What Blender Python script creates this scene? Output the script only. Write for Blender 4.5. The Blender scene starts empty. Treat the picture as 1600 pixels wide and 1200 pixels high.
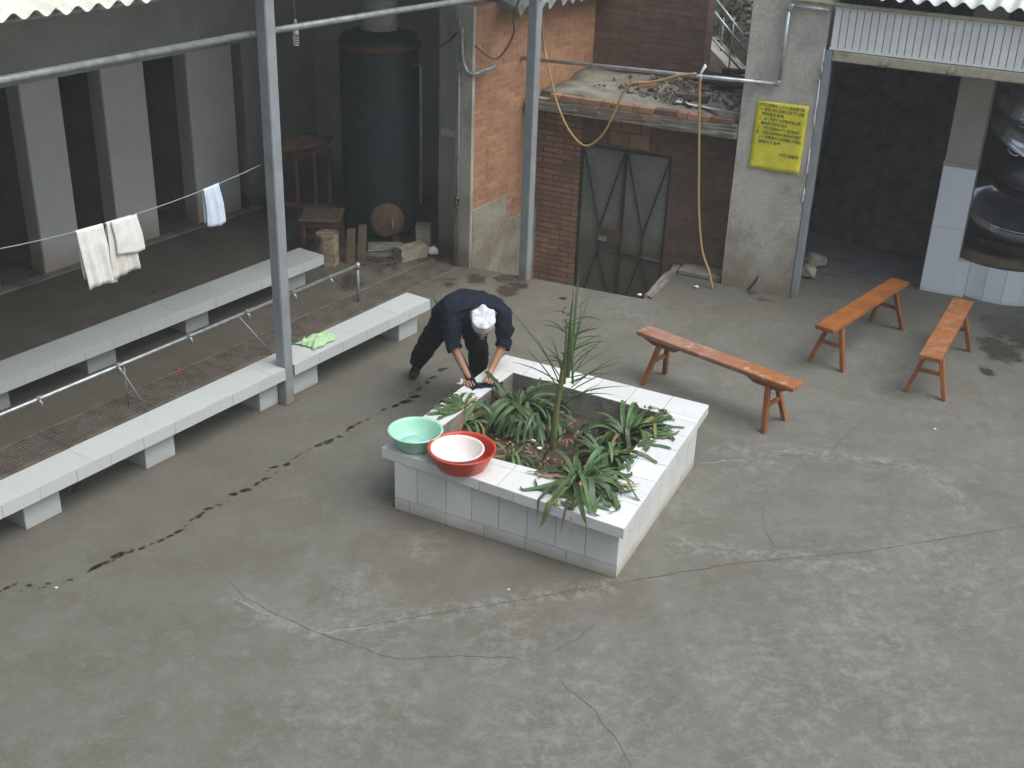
import bpy, bmesh, math, random
import numpy as np
from mathutils import Vector, Matrix, noise
from mathutils.geometry import delaunay_2d_cdt
random.seed(7)
R = math.radians
scn = bpy.context.scene
COL = scn.collection

# ------------------------------------------------------------------ camera
F_PX, PITCH, ROLL, CAM_H = 1900.0, R(26.3), R(2.08), 4.7
fw = Vector((0, math.cos(PITCH), -math.sin(PITCH)))
rt = Vector((1, 0, 0)); up = rt.cross(fw)
CR = math.cos(ROLL)*rt + math.sin(ROLL)*up
CU = -math.sin(ROLL)*rt + math.cos(ROLL)*up
cam_d = bpy.data.cameras.new('camera'); cam = bpy.data.objects.new('camera', cam_d); COL.objects.link(cam)
M = Matrix((CR, CU, -fw)).transposed().to_4x4(); M.translation = (0, 0, CAM_H)
cam.matrix_world = M
cam_d.sensor_width = 36; cam_d.lens = F_PX/1600*36; cam_d.clip_start = .1; cam_d.clip_end = 500
scn.camera = cam
# ------------------------------------------------------------------ world, sun, exposure (overcast)
w = bpy.data.worlds.new('World'); scn.world = w; w.use_nodes = True
nt = w.node_tree; bg = nt.nodes['Background']
sky = nt.nodes.new('ShaderNodeTexSky'); sky.sky_type = 'NISHITA'; sky.sun_disc = False
sky.sun_elevation = R(60); sky.sun_rotation = math.atan2(.45, -.25); sky.air_density = 1.0; sky.dust_density = 4.0; sky.ozone_density = 1.0
hsv = nt.nodes.new('ShaderNodeHueSaturation'); hsv.inputs['Saturation'].default_value = .7
nt.links.new(sky.outputs[0], hsv.inputs['Color']); nt.links.new(hsv.outputs[0], bg.inputs[0])
bg.inputs[1].default_value = .15
sd = bpy.data.lights.new('sun', 'SUN'); sd.energy = 1.3; sd.angle = R(55); sd.color = (.98, 1, .93)
so = bpy.data.objects.new('sun', sd); COL.objects.link(so)
SUN = Vector((.45, -.25, .86)).normalized()
so.rotation_euler = SUN.to_track_quat('Z', 'Y').to_euler(); so.location = (0, 0, 20)
vs = scn.view_settings; vs.view_transform = 'Standard'; vs.look = 'None'; vs.gamma = 1; vs.exposure = .5; vs.use_curve_mapping = False

# ------------------------------------------------------------------ frames of the place
A0 = R(56.3); U = Vector((math.cos(A0), math.sin(A0), 0)); N = Vector((math.sin(A0), -math.cos(A0), 0))
B0 = R(-25.5); FU = Vector((math.cos(B0), math.sin(B0), 0)); FN = Vector((-math.sin(B0), math.cos(B0), 0))
Z = Vector((0, 0, 1))
def S(s, t, z=0): return U*s + N*t + Z*z            # along the shed / out into the yard
def Fc(s, d, z=0): return FU*s + FN*d + Z*z         # along the kitchen front / depth
def ray(x, y): return CR*(x-800) - CU*(y-600) + fw*F_PX
def at(x, y, z=0):
    d = ray(x, y); k = (z-CAM_H)/d.z; return Vector((0, 0, CAM_H)) + d*k
def onS(x, y, t):
    d = ray(x, y); return Vector((0, 0, CAM_H)) + d*(t/d.dot(N))
def onF(x, y, q):
    d = ray(x, y); return Vector((0, 0, CAM_H)) + d*(q/d.dot(FN))

# ------------------------------------------------------------------ materials
def nodes(m): return m.node_tree.nodes, m.node_tree.links
def mat(name, col, rough=.7, var=.25, scale=6, col2=None, fine=60, bump=.15, spec=.4, metal=0, objvar=0.0, dirt=None, coat=0, mix=(.42, .62), detail=6, sheen=0, trans=0, sub=0, low=None):
    m = bpy.data.materials.new(name); m.use_nodes = True
    n, l = nodes(m); b = n['Principled BSDF']
    tc = n.new('ShaderNodeTexCoord'); geo = n.new('ShaderNodeNewGeometry')
    n1 = n.new('ShaderNodeTexNoise'); n1.inputs['Scale'].default_value = scale; n1.inputs['Detail'].default_value = detail; n1.inputs['Roughness'].default_value = .6
    n2 = n.new('ShaderNodeTexNoise'); n2.inputs['Scale'].default_value = fine; n2.inputs['Detail'].default_value = 4
    l.new(geo.outputs['Position'], n1.inputs['Vector']); l.new(geo.outputs['Position'], n2.inputs['Vector'])
    c2 = col2 if col2 else tuple(c*(1-var) for c in col)
    mr = n.new('ShaderNodeMapRange'); mr.inputs[1].default_value = mix[0]; mr.inputs[2].default_value = mix[1]
    l.new(n1.outputs[0], mr.inputs[0])
    mx = n.new('ShaderNodeMix'); mx.data_type = 'RGBA'; mx.inputs[6].default_value = (*col, 1); mx.inputs[7].default_value = (*c2, 1)
    l.new(mr.outputs[0], mx.inputs[0]); out = mx.outputs[2]
    # fine value variation
    mr2 = n.new('ShaderNodeMapRange'); mr2.inputs[1].default_value = .3; mr2.inputs[2].default_value = .7; mr2.inputs[3].default_value = 1-var*.5; mr2.inputs[4].default_value = 1+var*.35
    l.new(n2.outputs[0], mr2.inputs[0])
    h = n.new('ShaderNodeHueSaturation'); l.new(out, h.inputs['Color']); l.new(mr2.outputs[0], h.inputs['Value']); out = h.outputs[0]
    if objvar:
        oi = n.new('ShaderNodeObjectInfo'); mr3 = n.new('ShaderNodeMapRange'); mr3.inputs[3].default_value = 1-objvar; mr3.inputs[4].default_value = 1+objvar*.6
        l.new(oi.outputs['Random'], mr3.inputs[0]); h2 = n.new('ShaderNodeHueSaturation'); l.new(out, h2.inputs['Color']); l.new(mr3.outputs[0], h2.inputs['Value'])
        mr4 = n.new('ShaderNodeMapRange'); mr4.inputs[3].default_value = .5-objvar*.05; mr4.inputs[4].default_value = .5+objvar*.05
        l.new(oi.outputs['Random'], mr4.inputs[0]); l.new(mr4.outputs[0], h2.inputs['Hue']); out = h2.outputs[0]
    if dirt:   # splash-dirt rising from the ground: (colour, height)
        sx = n.new('ShaderNodeSeparateXYZ'); l.new(geo.outputs['Position'], sx.inputs[0])
        ad = n.new('ShaderNodeMath'); ad.operation = 'MULTIPLY_ADD'; l.new(n1.outputs[0], ad.inputs[0]); ad.inputs[1].default_value = -dirt[1]*1.4; l.new(sx.outputs[2], ad.inputs[2])
        md = n.new('ShaderNodeMapRange'); md.inputs[1].default_value = -dirt[1]*.6; md.inputs[2].default_value = dirt[1]*.6; md.inputs[3].default_value = dirt[2] if len(dirt) > 2 else .8; md.inputs[4].default_value = 0
        l.new(ad.outputs[0], md.inputs[0]); m2 = n.new('ShaderNodeMix'); m2.data_type = 'RGBA'; m2.inputs[7].default_value = (*dirt[0], 1)
        l.new(out, m2.inputs[6]); l.new(md.outputs[0], m2.inputs[0]); out = m2.outputs[2]
    l.new(out, b.inputs['Base Color'])
    rr = n.new('ShaderNodeMapRange'); rr.inputs[3].default_value = max(.02, rough*.88); rr.inputs[4].default_value = min(1, rough*1.12); l.new(n1.outputs[0], rr.inputs[0]); l.new(rr.outputs[0], b.inputs['Roughness'])
    b.inputs['Specular IOR Level'].default_value = spec; b.inputs['Metallic'].default_value = metal
    if coat: b.inputs['Coat Weight'].default_value = coat
    if sheen: b.inputs['Sheen Weight'].default_value = sheen
    if sub: b.inputs['Subsurface Weight'].default_value = sub; b.inputs['Subsurface Radius'].default_value = (.02, .01, .006)
    if bump:
        bp = n.new('ShaderNodeBump'); bp.inputs['Strength'].default_value = bump; bp.inputs['Distance'].default_value = .01
        l.new(n2.outputs[0], bp.inputs['Height']); l.new(bp.outputs[0], b.inputs['Normal'])
    return m
MT = {}
MT['tile'] = mat('white_glazed_tile', (.70, .725, .72), .16, .05, 3, fine=9, bump=.02, mix=(.15, .85), detail=4, spec=.5, objvar=.07, dirt=((.36, .31, .22), .09, .7))
MT['tile_bench'] = mat('grey_white_bench_tile', (.50, .55, .55), .3, .04, 3, fine=9, bump=.02, mix=(.15, .85), detail=2, spec=.45, objvar=.04, dirt=((.36, .33, .27), .05, .4))
MT['tile_wall'] = mat('worn_wall_tile', (.68, .69, .67), .3, .08, 2, fine=8, bump=.02, mix=(.15, .85), detail=2, objvar=.03, dirt=((.38, .31, .19), .25, .8))
MT['tile_pilaster'] = mat('stained_pilaster_tile', (.46, .48, .46), .3, .1, 2, fine=8, bump=.03, mix=(.15, .85), detail=2, objvar=.05, dirt=((.34, .24, .10), .55, .9))
MT['tile_pale'] = mat('pale_blue_white_tile', (.80, .86, .88), .2, .06, 3, fine=9, bump=.02, mix=(.15, .85), detail=2, objvar=.03, dirt=((.45, .45, .42), .04, .4))
MT['grout'] = mat('dark_grout', (.17, .165, .155), .9, .3, 20)
MT['concrete'] = mat('plaster_concrete', (.50, .48, .415), .85, .28, 2.2, col2=(.35, .335, .28), fine=35, bump=.3, dirt=((.20, .17, .11), .5, .8))
MT['concrete_old'] = mat('old_concrete', (.26, .25, .21), .9, .3, 4, col2=(.15, .15, .13), fine=40, bump=.5)
MT['plaster_low'] = mat('stained_lime_plaster', (.33, .31, .25), .9, .3, 3, col2=(.24, .21, .15), fine=30, bump=.35)
MT['brick'] = mat('fired_brick', (.44, .23, .13), .9, .25, 4, col2=(.33, .175, .105), fine=50, bump=.4, objvar=.13)
MT['brick_brown'] = mat('brown_brick', (.33, .185, .115), .9, .25, 4, col2=(.22, .135, .09), fine=50, bump=.4, objvar=.18)
MT['brick_dark'] = mat('sooty_brick', (.165, .095, .068), .9, .3, 3, col2=(.11, .075, .055), fine=50, bump=.4, objvar=.16)
MT['mortar'] = mat('mortar', (.42, .27, .17), .95, .3, 12, bump=.4)
MT['mortar_dark'] = mat('dark_mortar', (.15, .10, .075), .95, .3, 12, bump=.4)
MT['steel_paint'] = mat('grey_painted_steel', (.27, .305, .32), .5, .12, 5, col2=(.23, .255, .265), fine=40, bump=.05, dirt=((.2, .19, .16), .2, .7))
MT['galv'] = mat('galvanised_steel', (.50, .55, .56), .38, .2, 14, col2=(.36, .40, .41), fine=80, bump=.05, metal=.6)
MT['galv_dull'] = mat('dull_galvanised_pipe', (.36, .40, .40), .5, .2, 14, col2=(.24, .27, .27), fine=80, bump=.05, metal=.35)
MT['roof'] = mat('weathered_cream_roof_sheet', (.74, .75, .67), .75, .12, 3, col2=(.62, .63, .55), fine=90, bump=.2, objvar=.03)
MT['roof_white'] = mat('white_roof_sheet', (.80, .83, .78), .65, .06, 3, fine=90, bump=.1)
MT['asbestos'] = mat('grey_fibre_cement', (.27, .30, .29), .9, .3, 4, fine=60, bump=.4)
MT['panel'] = mat('white_ribbed_panel', (.84, .87, .83), .4, .08, 3, fine=20, bump=.03, objvar=.04)
MT['rusty_cream'] = mat('cream_paint_with_rust', (.42, .40, .29), .6, .3, 7, col2=(.28, .22, .12), fine=30, bump=.15, mix=(.5, .72))
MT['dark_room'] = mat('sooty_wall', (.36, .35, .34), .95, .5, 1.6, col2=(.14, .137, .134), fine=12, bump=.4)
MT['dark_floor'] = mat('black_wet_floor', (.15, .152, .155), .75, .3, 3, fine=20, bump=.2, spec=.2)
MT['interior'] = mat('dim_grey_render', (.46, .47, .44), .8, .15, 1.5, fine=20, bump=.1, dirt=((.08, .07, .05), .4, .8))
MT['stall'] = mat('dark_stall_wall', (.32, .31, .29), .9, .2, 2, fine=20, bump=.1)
MT['grating'] = mat('grey_brown_grating', (.20, .18, .15), .7, .3, 6, col2=(.13, .11, .08), fine=50, bump=.2)
MT['tank'] = mat('dark_green_tank_paint', (.014, .040, .043), .5, .4, 2, col2=(.025, .034, .034), fine=18, bump=.1)
MT['tank_lid'] = mat('pale_insulation_drum', (.42, .44, .38), .8, .3, 5, fine=30)
MT['rust'] = mat('brown_rust', (.13, .08, .05), .9, .4, 9, fine=40, bump=.4)
MT['wood_orange'] = mat('orange_brown_painted_wood', (.33, .115, .030), .42, .15, 5, col2=(.22, .078, .025), fine=70, bump=.2, spec=.4, objvar=.12)
MT['bark'] = mat('split_log', (.33, .27, .18), .95, .5, 12, col2=(.12, .10, .07), fine=60, bump=.6)
MT['wood_red'] = mat('old_red_wood', (.11, .05, .035), .7, .3, 8, fine=40, bump=.2)
MT['wood_brown'] = mat('brown_plank', (.13, .095, .06), .8, .3, 9, fine=50, bump=.2)
MT['soil'] = mat('planter_soil', (.10, .075, .055), 1, .5, 14, col2=(.05, .04, .03), fine=90, bump=.9)
MT['leaf'] = mat('strap_leaf', (.090, .160, .055), .48, .3, 9, col2=(.055, .105, .043), fine=40, bump=.1, objvar=.35, spec=.45)
MT['leaf_dry'] = mat('dry_leaf', (.36, .22, .12), .8, .3, 12, fine=50, bump=.3, objvar=.3)
MT['palm'] = mat('palm_leaf', (.085, .15, .05), .45, .3, 9, col2=(.12, .16, .06), fine=40, bump=.05, objvar=.25)
MT['palm_stem'] = mat('palm_sheath', (.15, .17, .06), .6, .3, 9, col2=(.16, .12, .06), fine=40, bump=.2)
MT['navy'] = mat('dark_navy_cloth', (.012, .019, .032), .95, .3, 8, col2=(.009, .013, .021), fine=120, bump=.3, spec=.15)
MT['black_cloth'] = mat('black_trouser_cloth', (.007, .009, .013), .95, .3, 8, fine=120, bump=.3, spec=.12)
MT['shoe'] = mat('black_rubber_shoe', (.012, .013, .014), .6, .2, 8)
MT['skin'] = mat('skin', (.38, .205, .13), .55, .12, 20, fine=90, bump=.06, sub=.1)
MT['hair'] = mat('black_hair', (.015, .012, .01), .7, .2, 30)
MT['cap'] = mat('white_cap_cloth', (.60, .64, .68), .85, .12, 18, fine=160, bump=.25)
MT['green_plastic'] = mat('mint_green_plastic', (.36, .68, .52), .3, .06, 6, fine=20, bump=.0, sub=.05)
MT['red_plastic'] = mat('red_plastic', (.52, .060, .035), .33, .08, 6, fine=20, bump=.0)
MT['pink_plastic'] = mat('pale_pink_plastic', (.80, .73, .71), .35, .06, 6, fine=20, bump=.0)
MT['towel'] = mat('white_terry_towel', (.80, .80, .78), .95, .12, 14, fine=220, bump=.5, sheen=.3)
MT['towel_cream'] = mat('cream_terry_towel', (.74, .73, .66), .95, .14, 14, fine=220, bump=.5, sheen=.3)
MT['towel_blue'] = mat('bluish_white_towel', (.62, .73, .88), .95, .12, 14, fine=220, bump=.5, sheen=.3)
MT['towel_green'] = mat('pale_green_cloth', (.42, .66, .36), .95, .15, 14, fine=200, bump=.5, sheen=.3)
MT['hose'] = mat('yellow_hose_rubber', (.44, .31, .12), .45, .15, 10, fine=60, bump=.05)
MT['hose_brown'] = mat('brown_hose_rubber', (.20, .15, .09), .5, .15, 10, fine=60)
MT['cord'] = mat('grey_green_cord', (.30, .34, .33), .7, .1, 10)
MT['white_plastic'] = mat('white_plastic', (.70, .71, .66), .4, .08, 10, bump=0)
MT['black'] = mat('black_plastic', (.02, .02, .02), .5, .1, 10, bump=0)
MT['paper'] = mat('yellow_poster_paper', (.78, .72, .05), .7, .12, 5, col2=(.66, .60, .05), fine=14, bump=.25)
MT['ink'] = mat('dark_ink', (.09, .095, .03), .8, .1, 10, bump=0)
MT['iron'] = mat('black_iron', (.10, .105, .11), .30, .3, 6, fine=30, bump=.1, metal=.8)
MT['iron_bright'] = mat('worn_wok_iron', (.85, .89, .94), .25, .3, 4, fine=24, bump=.05, metal=.9)
MT['door_steel'] = mat('grey_green_steel_door', (.20, .215, .18), .6, .25, 3, col2=(.15, .16, .135), fine=20, bump=.1, dirt=((.10, .075, .05), .3, .8))
MT['door_bar'] = mat('dark_door_bar', (.035, .032, .028), .7, .3, 8)
MT['stone'] = mat('pale_rubble', (.36, .33, .26), .95, .3, 10, fine=40, bump=.6, objvar=.25)
MT['rubble'] = mat('dirty_rubble', (.20, .18, .15), .95, .5, 14, col2=(.11, .095, .08), fine=40, bump=.6)
MT['stick'] = mat('charred_stick', (.028, .027, .028), .9, .4, 14, bump=.4)
MT['chip'] = mat('white_chip', (.75, .75, .72), .6, .1, 10)
MT['plaster_beige'] = mat('beige_wall_paint', (.40, .39, .34), .7, .12, 3, fine=20, bump=.05)
MT['bagging'] = mat('clear_plastic_bag', (.6, .62, .62), .2, .1, 10, bump=.2)

def wear_shade_patches(m, patch_col, thr=(.60, .66), scale=14, amount=1.0):
    """worn-through patches in a paint, and painted shade patches on the cap, on top of whatever base colour the material has"""
    n, l = nodes(m); b = n['Principled BSDF']; src = b.inputs['Base Color'].links[0].from_socket
    tc = n.new('ShaderNodeTexCoord'); mp = n.new('ShaderNodeMapping'); mp.inputs['Scale'].default_value = (1, 1, 1)
    nz = n.new('ShaderNodeTexNoise'); nz.inputs['Scale'].default_value = scale; nz.inputs['Detail'].default_value = 9; nz.inputs['Roughness'].default_value = .72
    l.new(tc.outputs['Object'], mp.inputs[0]); l.new(mp.outputs[0], nz.inputs['Vector'])
    mr = n.new('ShaderNodeMapRange'); mr.inputs[1].default_value = thr[0]; mr.inputs[2].default_value = thr[1]; mr.inputs[4].default_value = amount; l.new(nz.outputs[0], mr.inputs[0])
    mx = n.new('ShaderNodeMix'); mx.data_type = 'RGBA'; l.new(mr.outputs[0], mx.inputs[0]); l.new(src, mx.inputs[6]); mx.inputs[7].default_value = (*patch_col, 1)
    l.new(mx.outputs[2], b.inputs['Base Color'])
wear_shade_patches(MT['wood_orange'], (.46, .34, .20), (.66, .70), 15)
MT['wood_pink'] = mat('faded_pinkish_wood_paint', (.36, .205, .155), .6, .2, 4, col2=(.27, .13, .085), fine=60, bump=.15)
def end_fade(m, c2, axis_lo, axis_hi):
    n, l = nodes(m); b = n['Principled BSDF']; src = b.inputs['Base Color'].links[0].from_socket
    tc = n.new('ShaderNodeTexCoord'); sx = n.new('ShaderNodeSeparateXYZ'); l.new(tc.outputs['Object'], sx.inputs[0])
    mr = n.new('ShaderNodeMapRange'); mr.inputs[1].default_value = axis_lo; mr.inputs[2].default_value = axis_hi; l.new(sx.outputs[0], mr.inputs[0])
    mx = n.new('ShaderNodeMix'); mx.data_type = 'RGBA'; l.new(mr.outputs[0], mx.inputs[0]); l.new(src, mx.inputs[6]); mx.inputs[7].default_value = (*c2, 1); l.new(mx.outputs[2], b.inputs['Base Color'])
end_fade(MT['wood_pink'], (.31, .115, .042), -.15, .25)
wear_shade_patches(MT['wood_pink'], (.45, .36, .24), (.55, .66), 10)
MT['wood_worn'] = mat('worn_orange_wood_paint', (.32, .118, .036), .55, .2, 5, col2=(.26, .10, .036), fine=60, bump=.15)
wear_shade_patches(MT['wood_worn'], (.33, .22, .13), (.50, .62), 11, .75)
wear_shade_patches(MT['steel_paint'], (.20, .17, .13), (.66, .72), 16)
wear_shade_patches(MT['roof'], (.40, .40, .33), (.56, .72), 5, .6)
wear_shade_patches(MT['cap'], (.26, .30, .34), (.54, .62), 26, .75)  # grey patches paint the crown's fold shading into the cap colour
MT['leaf_old'] = mat('yellowing_leaf', (.20, .20, .06), .55, .3, 9, col2=(.10, .12, .04), fine=40, bump=.1)
wear_shade_patches(MT['leaf'], (.20, .19, .07), (.60, .68), 16, .6)
wear_shade_patches(MT['tile_bench'], (.40, .40, .37), (.60, .80), 6, .5)
wear_shade_patches(MT['tile'], (.42, .41, .37), (.64, .86), 5, .5)
wear_shade_patches(MT['concrete'], (.20, .19, .165), (.56, .72), 2.5, .55)

# ground: noise + painted wear and darker areas read from point attributes
def ground_mat():
    m = bpy.data.materials.new('worn_concrete_ground'); m.use_nodes = True; n, l = nodes(m); b = n['Principled BSDF']
    geo = n.new('ShaderNodeNewGeometry')
    def nz(sc, det=6, ro=.6, st=None):
        x = n.new('ShaderNodeTexNoise'); x.inputs['Scale'].default_value = sc; x.inputs['Detail'].default_value = det; x.inputs['Roughness'].default_value = ro
        if st:
            mp = n.new('ShaderNodeMapping'); mp.inputs['Scale'].default_value = st[:3]; mp.inputs['Rotation'].default_value = (0, 0, R(st[3])); l.new(geo.outputs['Position'], mp.inputs[0]); l.new(mp.outputs[0], x.inputs['Vector'])
        else: l.new(geo.outputs['Position'], x.inputs['Vector'])
        return x.outputs[0]
    def mrg(s, a, b_, c=0, d=1):
        x = n.new('ShaderNodeMapRange'); x.inputs[1].default_value = a; x.inputs[2].default_value = b_; x.inputs[3].default_value = c; x.inputs[4].default_value = d; l.new(s, x.inputs[0]); return x.outputs[0]
    def mix(f, a, c2, bl='MIX'):
        x = n.new('ShaderNodeMix'); x.data_type = 'RGBA'; x.blend_type = bl
        if isinstance(f, float): x.inputs[0].default_value = f
        else: l.new(f, x.inputs[0])
        for i, v in ((6, a), (7, c2)):
            if isinstance(v, tuple): x.inputs[i].default_value = (*v, 1)
            else: l.new(v, x.inputs[i])
        return x.outputs[2]
    def mul(a, b_):
        x = n.new('ShaderNodeMath'); x.operation = 'MULTIPLY'; l.new(a, x.inputs[0])
        if isinstance(b_, float): x.inputs[1].default_value = b_
        else: l.new(b_, x.inputs[1])
        return x.outputs[0]
    def attr(nm):
        x = n.new('ShaderNodeAttribute'); x.attribute_name = nm; return x.outputs['Fac']
    c = mix(mrg(nz(.9, 5), .38, .62), (.150, .149, .126), (.180, .181, .158))
    c = mix(mrg(nz(2.6, 7, .7), .42, .62), c, (.130, .126, .101))
    c = mix(mul(mrg(nz(5.5, 9, .78), .52, .66), .6), c, (.235, .237, .214))            # pale scuffed skin
    c = mix(mul(mrg(nz(3.0, 8, .7, (1, 2.2, 1, 35)), .57, .70), .5), c, (.108, .108, .098))
    c = mix(mul(mrg(nz(14, 8, .8), .55, .66), .6), c, (.25, .248, .235))            # small pale flecks
    c = mix(mul(mrg(nz(22, 6, .7), .62, .72), .6), c, (.095, .085, .07))              # small dark specks
    c = mix(mul(mrg(nz(95, 3, .8), .35, .65), .45), c, (.10, .10, .092)); c = mix(mul(mrg(nz(48, 6, .8), .54, .66), .5), c, (.22, .225, .215))
    br = mul(attr('brown'), mrg(nz(4, 6, .7), .3, .6, .35, 1)); c = mix(br, c, (.118, .106, .080))
    pa = mul(attr('pale'), mrg(nz(11, 9, .8), .46, .58)); c = mix(mul(pa, .6), c, (.30, .305, .288))
    dp = mul(attr('bench_tone'), mrg(nz(1.7, 7, .7), .3, .62, .55, 1)); c = mix(dp, c, (.096, .096, .086))
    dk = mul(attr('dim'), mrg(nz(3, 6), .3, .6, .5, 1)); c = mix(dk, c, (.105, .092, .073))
    wt = mrg(attr('wet'), .35, .6)
    wt = n.new('ShaderNodeMath'); wt.operation = 'MULTIPLY_ADD'; l.new(nz(6, 8, .7), wt.inputs[0]); wt.inputs[1].default_value = 1.1; l.new(attr('wet'), wt.inputs[2])
    wm = mrg(wt.outputs[0], .92, 1.08); c = mix(wm, c, (.050, .044, .034))
    l.new(c, b.inputs['Base Color'])
    rr = n.new('ShaderNodeMix'); rr.data_type = 'FLOAT'; l.new(wm, rr.inputs[0]); l.new(mrg(nz(3), .3, .7, .62, .85), rr.inputs[2]); rr.inputs[3].default_value = .22
    l.new(rr.outputs[0], b.inputs['Roughness']); b.inputs['Specular IOR Level'].default_value = .35
    bp = n.new('ShaderNodeBump'); bp.inputs['Strength'].default_value = .35; bp.inputs['Distance'].default_value = .012
    l.new(nz(30, 8, .7), bp.inputs['Height']); l.new(bp.outputs[0], b.inputs['Normal'])
    return m
MT['ground'] = ground_mat()
MT['crack'] = mat('crack_line', (.085, .080, .068), .9, .3, 30)
MT['drip'] = mat('wet_drip', (.048, .038, .027), .3, .3, 20, bump=.2, spec=.5)
MT['pale_repair'] = mat('pale_cement_smear', (.29, .285, .26), .9, .3, 20, bump=.3)

# ------------------------------------------------------------------ building helpers
def tag(o, label=None, cat=None, group=None, kind=None):
    if label: o['label'] = label
    if cat: o['category'] = cat
    if group: o['group'] = group
    if kind: o['kind'] = kind
    return o
def link(o, parent=None):
    COL.objects.link(o)
    if parent is not None: o.parent = parent
    return o
def wloc(o):
    v = Vector((0, 0, 0))
    while o is not None: v += o.location; o = o.parent
    return v
def thing(name, loc, label, cat, group=None):
    o = bpy.data.objects.new(name, None); o.location = loc; o.empty_display_size = .1; link(o); return tag(o, label, cat, group)
def finish(name, bm, m, parent=None, smooth=False, origin=None, kind=None):
    """one mesh object from world-space geometry; parents are never rotated, so local = world - parent location"""
    off = wloc(parent) if parent is not None else Vector((0, 0, 0))
    me = bpy.data.meshes.new(name); bmesh.ops.recalc_face_normals(bm, faces=bm.faces)
    bm.to_mesh(me); bm.free()
    o = bpy.data.objects.new(name, me)
    if origin is None and parent is None and len(me.vertices):
        co = np.empty(len(me.vertices)*3); me.vertices.foreach_get('co', co); co = co.reshape(-1, 3)
        origin = Vector(((co[:, 0].min()+co[:, 0].max())/2, (co[:, 1].min()+co[:, 1].max())/2, co[:, 2].min()))
    if parent is not None: origin = off
    me.transform(Matrix.Translation(-origin)); o.location = origin - off
    if isinstance(m, (list, tuple)):
        for x in m: me.materials.append(MT[x])
    else: me.materials.append(MT[m])
    if smooth:
        me.polygons.foreach_set('use_smooth', [True]*len(me.polygons))
    link(o, parent)
    if kind: o['kind'] = kind
    return o
def nb(): return bmesh.new()
def hexa(bm, p):
    """8 points: bottom ring 0-3, top ring 4-7"""
    v = [bm.verts.new(q) for q in p]
    for f in ((3, 2, 1, 0), (4, 5, 6, 7), (0, 1, 5, 4), (1, 2, 6, 5), (2, 3, 7, 6), (3, 0, 4, 7)): bm.faces.new([v[i] for i in f])
def box(bm, o, a, b, c):
    o = Vector(o); hexa(bm, [o, o+a, o+a+b, o+b, o+c, o+a+c, o+a+b+c, o+b+c])
def boxS(bm, s0, s1, t0, t1, z0, z1): box(bm, S(s0, t0, z0), U*(s1-s0), N*(t1-t0), Z*(z1-z0))
def boxF(bm, s0, s1, d0, d1, z0, z1): box(bm, Fc(s0, d0, z0), FU*(s1-s0), FN*(d1-d0), Z*(z1-z0))
def bevel(bm, w=.004, seg=1):
    bmesh.ops.remove_doubles(bm, verts=bm.verts, dist=1e-5)
    bmesh.ops.bevel(bm, geom=bm.edges[:], offset=w, segments=seg, affect='EDGES', profile=.5)
def prism(bm, pts, z0, z1):
    a = [bm.verts.new((p[0], p[1], z0)) for p in pts]; b = [bm.verts.new((p[0], p[1], z1)) for p in pts]
    bm.faces.new(a[::-1]); bm.faces.new(b)
    k = len(pts)
    for i in range(k): bm.faces.new([a[i], a[(i+1) % k], b[(i+1) % k], b[i]])
def tube(bm, pts, r, seg=8, cap=True, smooth=False):
    pts = [Vector(p) for p in pts]
    rs = r if isinstance(r, (list, tuple)) else [r]*len(pts)
    rings = []; ref = None
    for i, p in enumerate(pts):
        d = (pts[min(i+1, len(pts)-1)] - pts[max(i-1, 0)]).normalized()
        if ref is None: ref = d.orthogonal().normalized()
        ref = (ref - d*ref.dot(d)).normalized(); q = d.cross(ref)
        rings.append([bm.verts.new(p + (ref*math.cos(2*math.pi*k/seg)+q*math.sin(2*math.pi*k/seg))*rs[i]) for k in range(seg)])
    for a, b in zip(rings, rings[1:]):
        for k in range(seg): bm.faces.new([a[k], a[(k+1) % seg], b[(k+1) % seg], b[k]])
    if cap: bm.faces.new(rings[0][::-1]); bm.faces.new(rings[-1])
def spline(pts, n=8):
    P = [Vector(p) for p in pts]; P = [P[0]*2-P[1]]+P+[P[-1]*2-P[-2]]; o = []
    for i in range(1, len(P)-2):
        for k in range(n):
            t = k/n; a, b, c, d = P[i-1:i+3]
            o.append(.5*((2*b)+(c-a)*t+(2*a-5*b+4*c-d)*t*t+(3*b-a-3*c+d)*t**3))
    o.append(P[-2]); return o
def lathe(bm, prof, c, seg=40, axis=Z, x=None, sx=1, sy=1):
    c = Vector(c); axis = Vector(axis).normalized(); x = (x or axis.orthogonal()).normalized(); y = axis.cross(x)
    rings = []
    for r, h in prof:
        if r < 1e-5: rings.append([bm.verts.new(c+axis*h)])
        else: rings.append([bm.verts.new(c+axis*h+(x*math.cos(2*math.pi*k/seg)*sx+y*math.sin(2*math.pi*k/seg)*sy)*r) for k in range(seg)])
    for a, b in zip(rings, rings[1:]):
        for k in range(seg):
            if len(a) == 1 and len(b) == 1: continue
            if len(a) == 1: bm.faces.new([a[0], b[(k+1) % seg], b[k]])
            elif len(b) == 1: bm.faces.new([a[k], a[(k+1) % seg], b[0]])
            else: bm.faces.new([a[k], a[(k+1) % seg], b[(k+1) % seg], b[k]])
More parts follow.
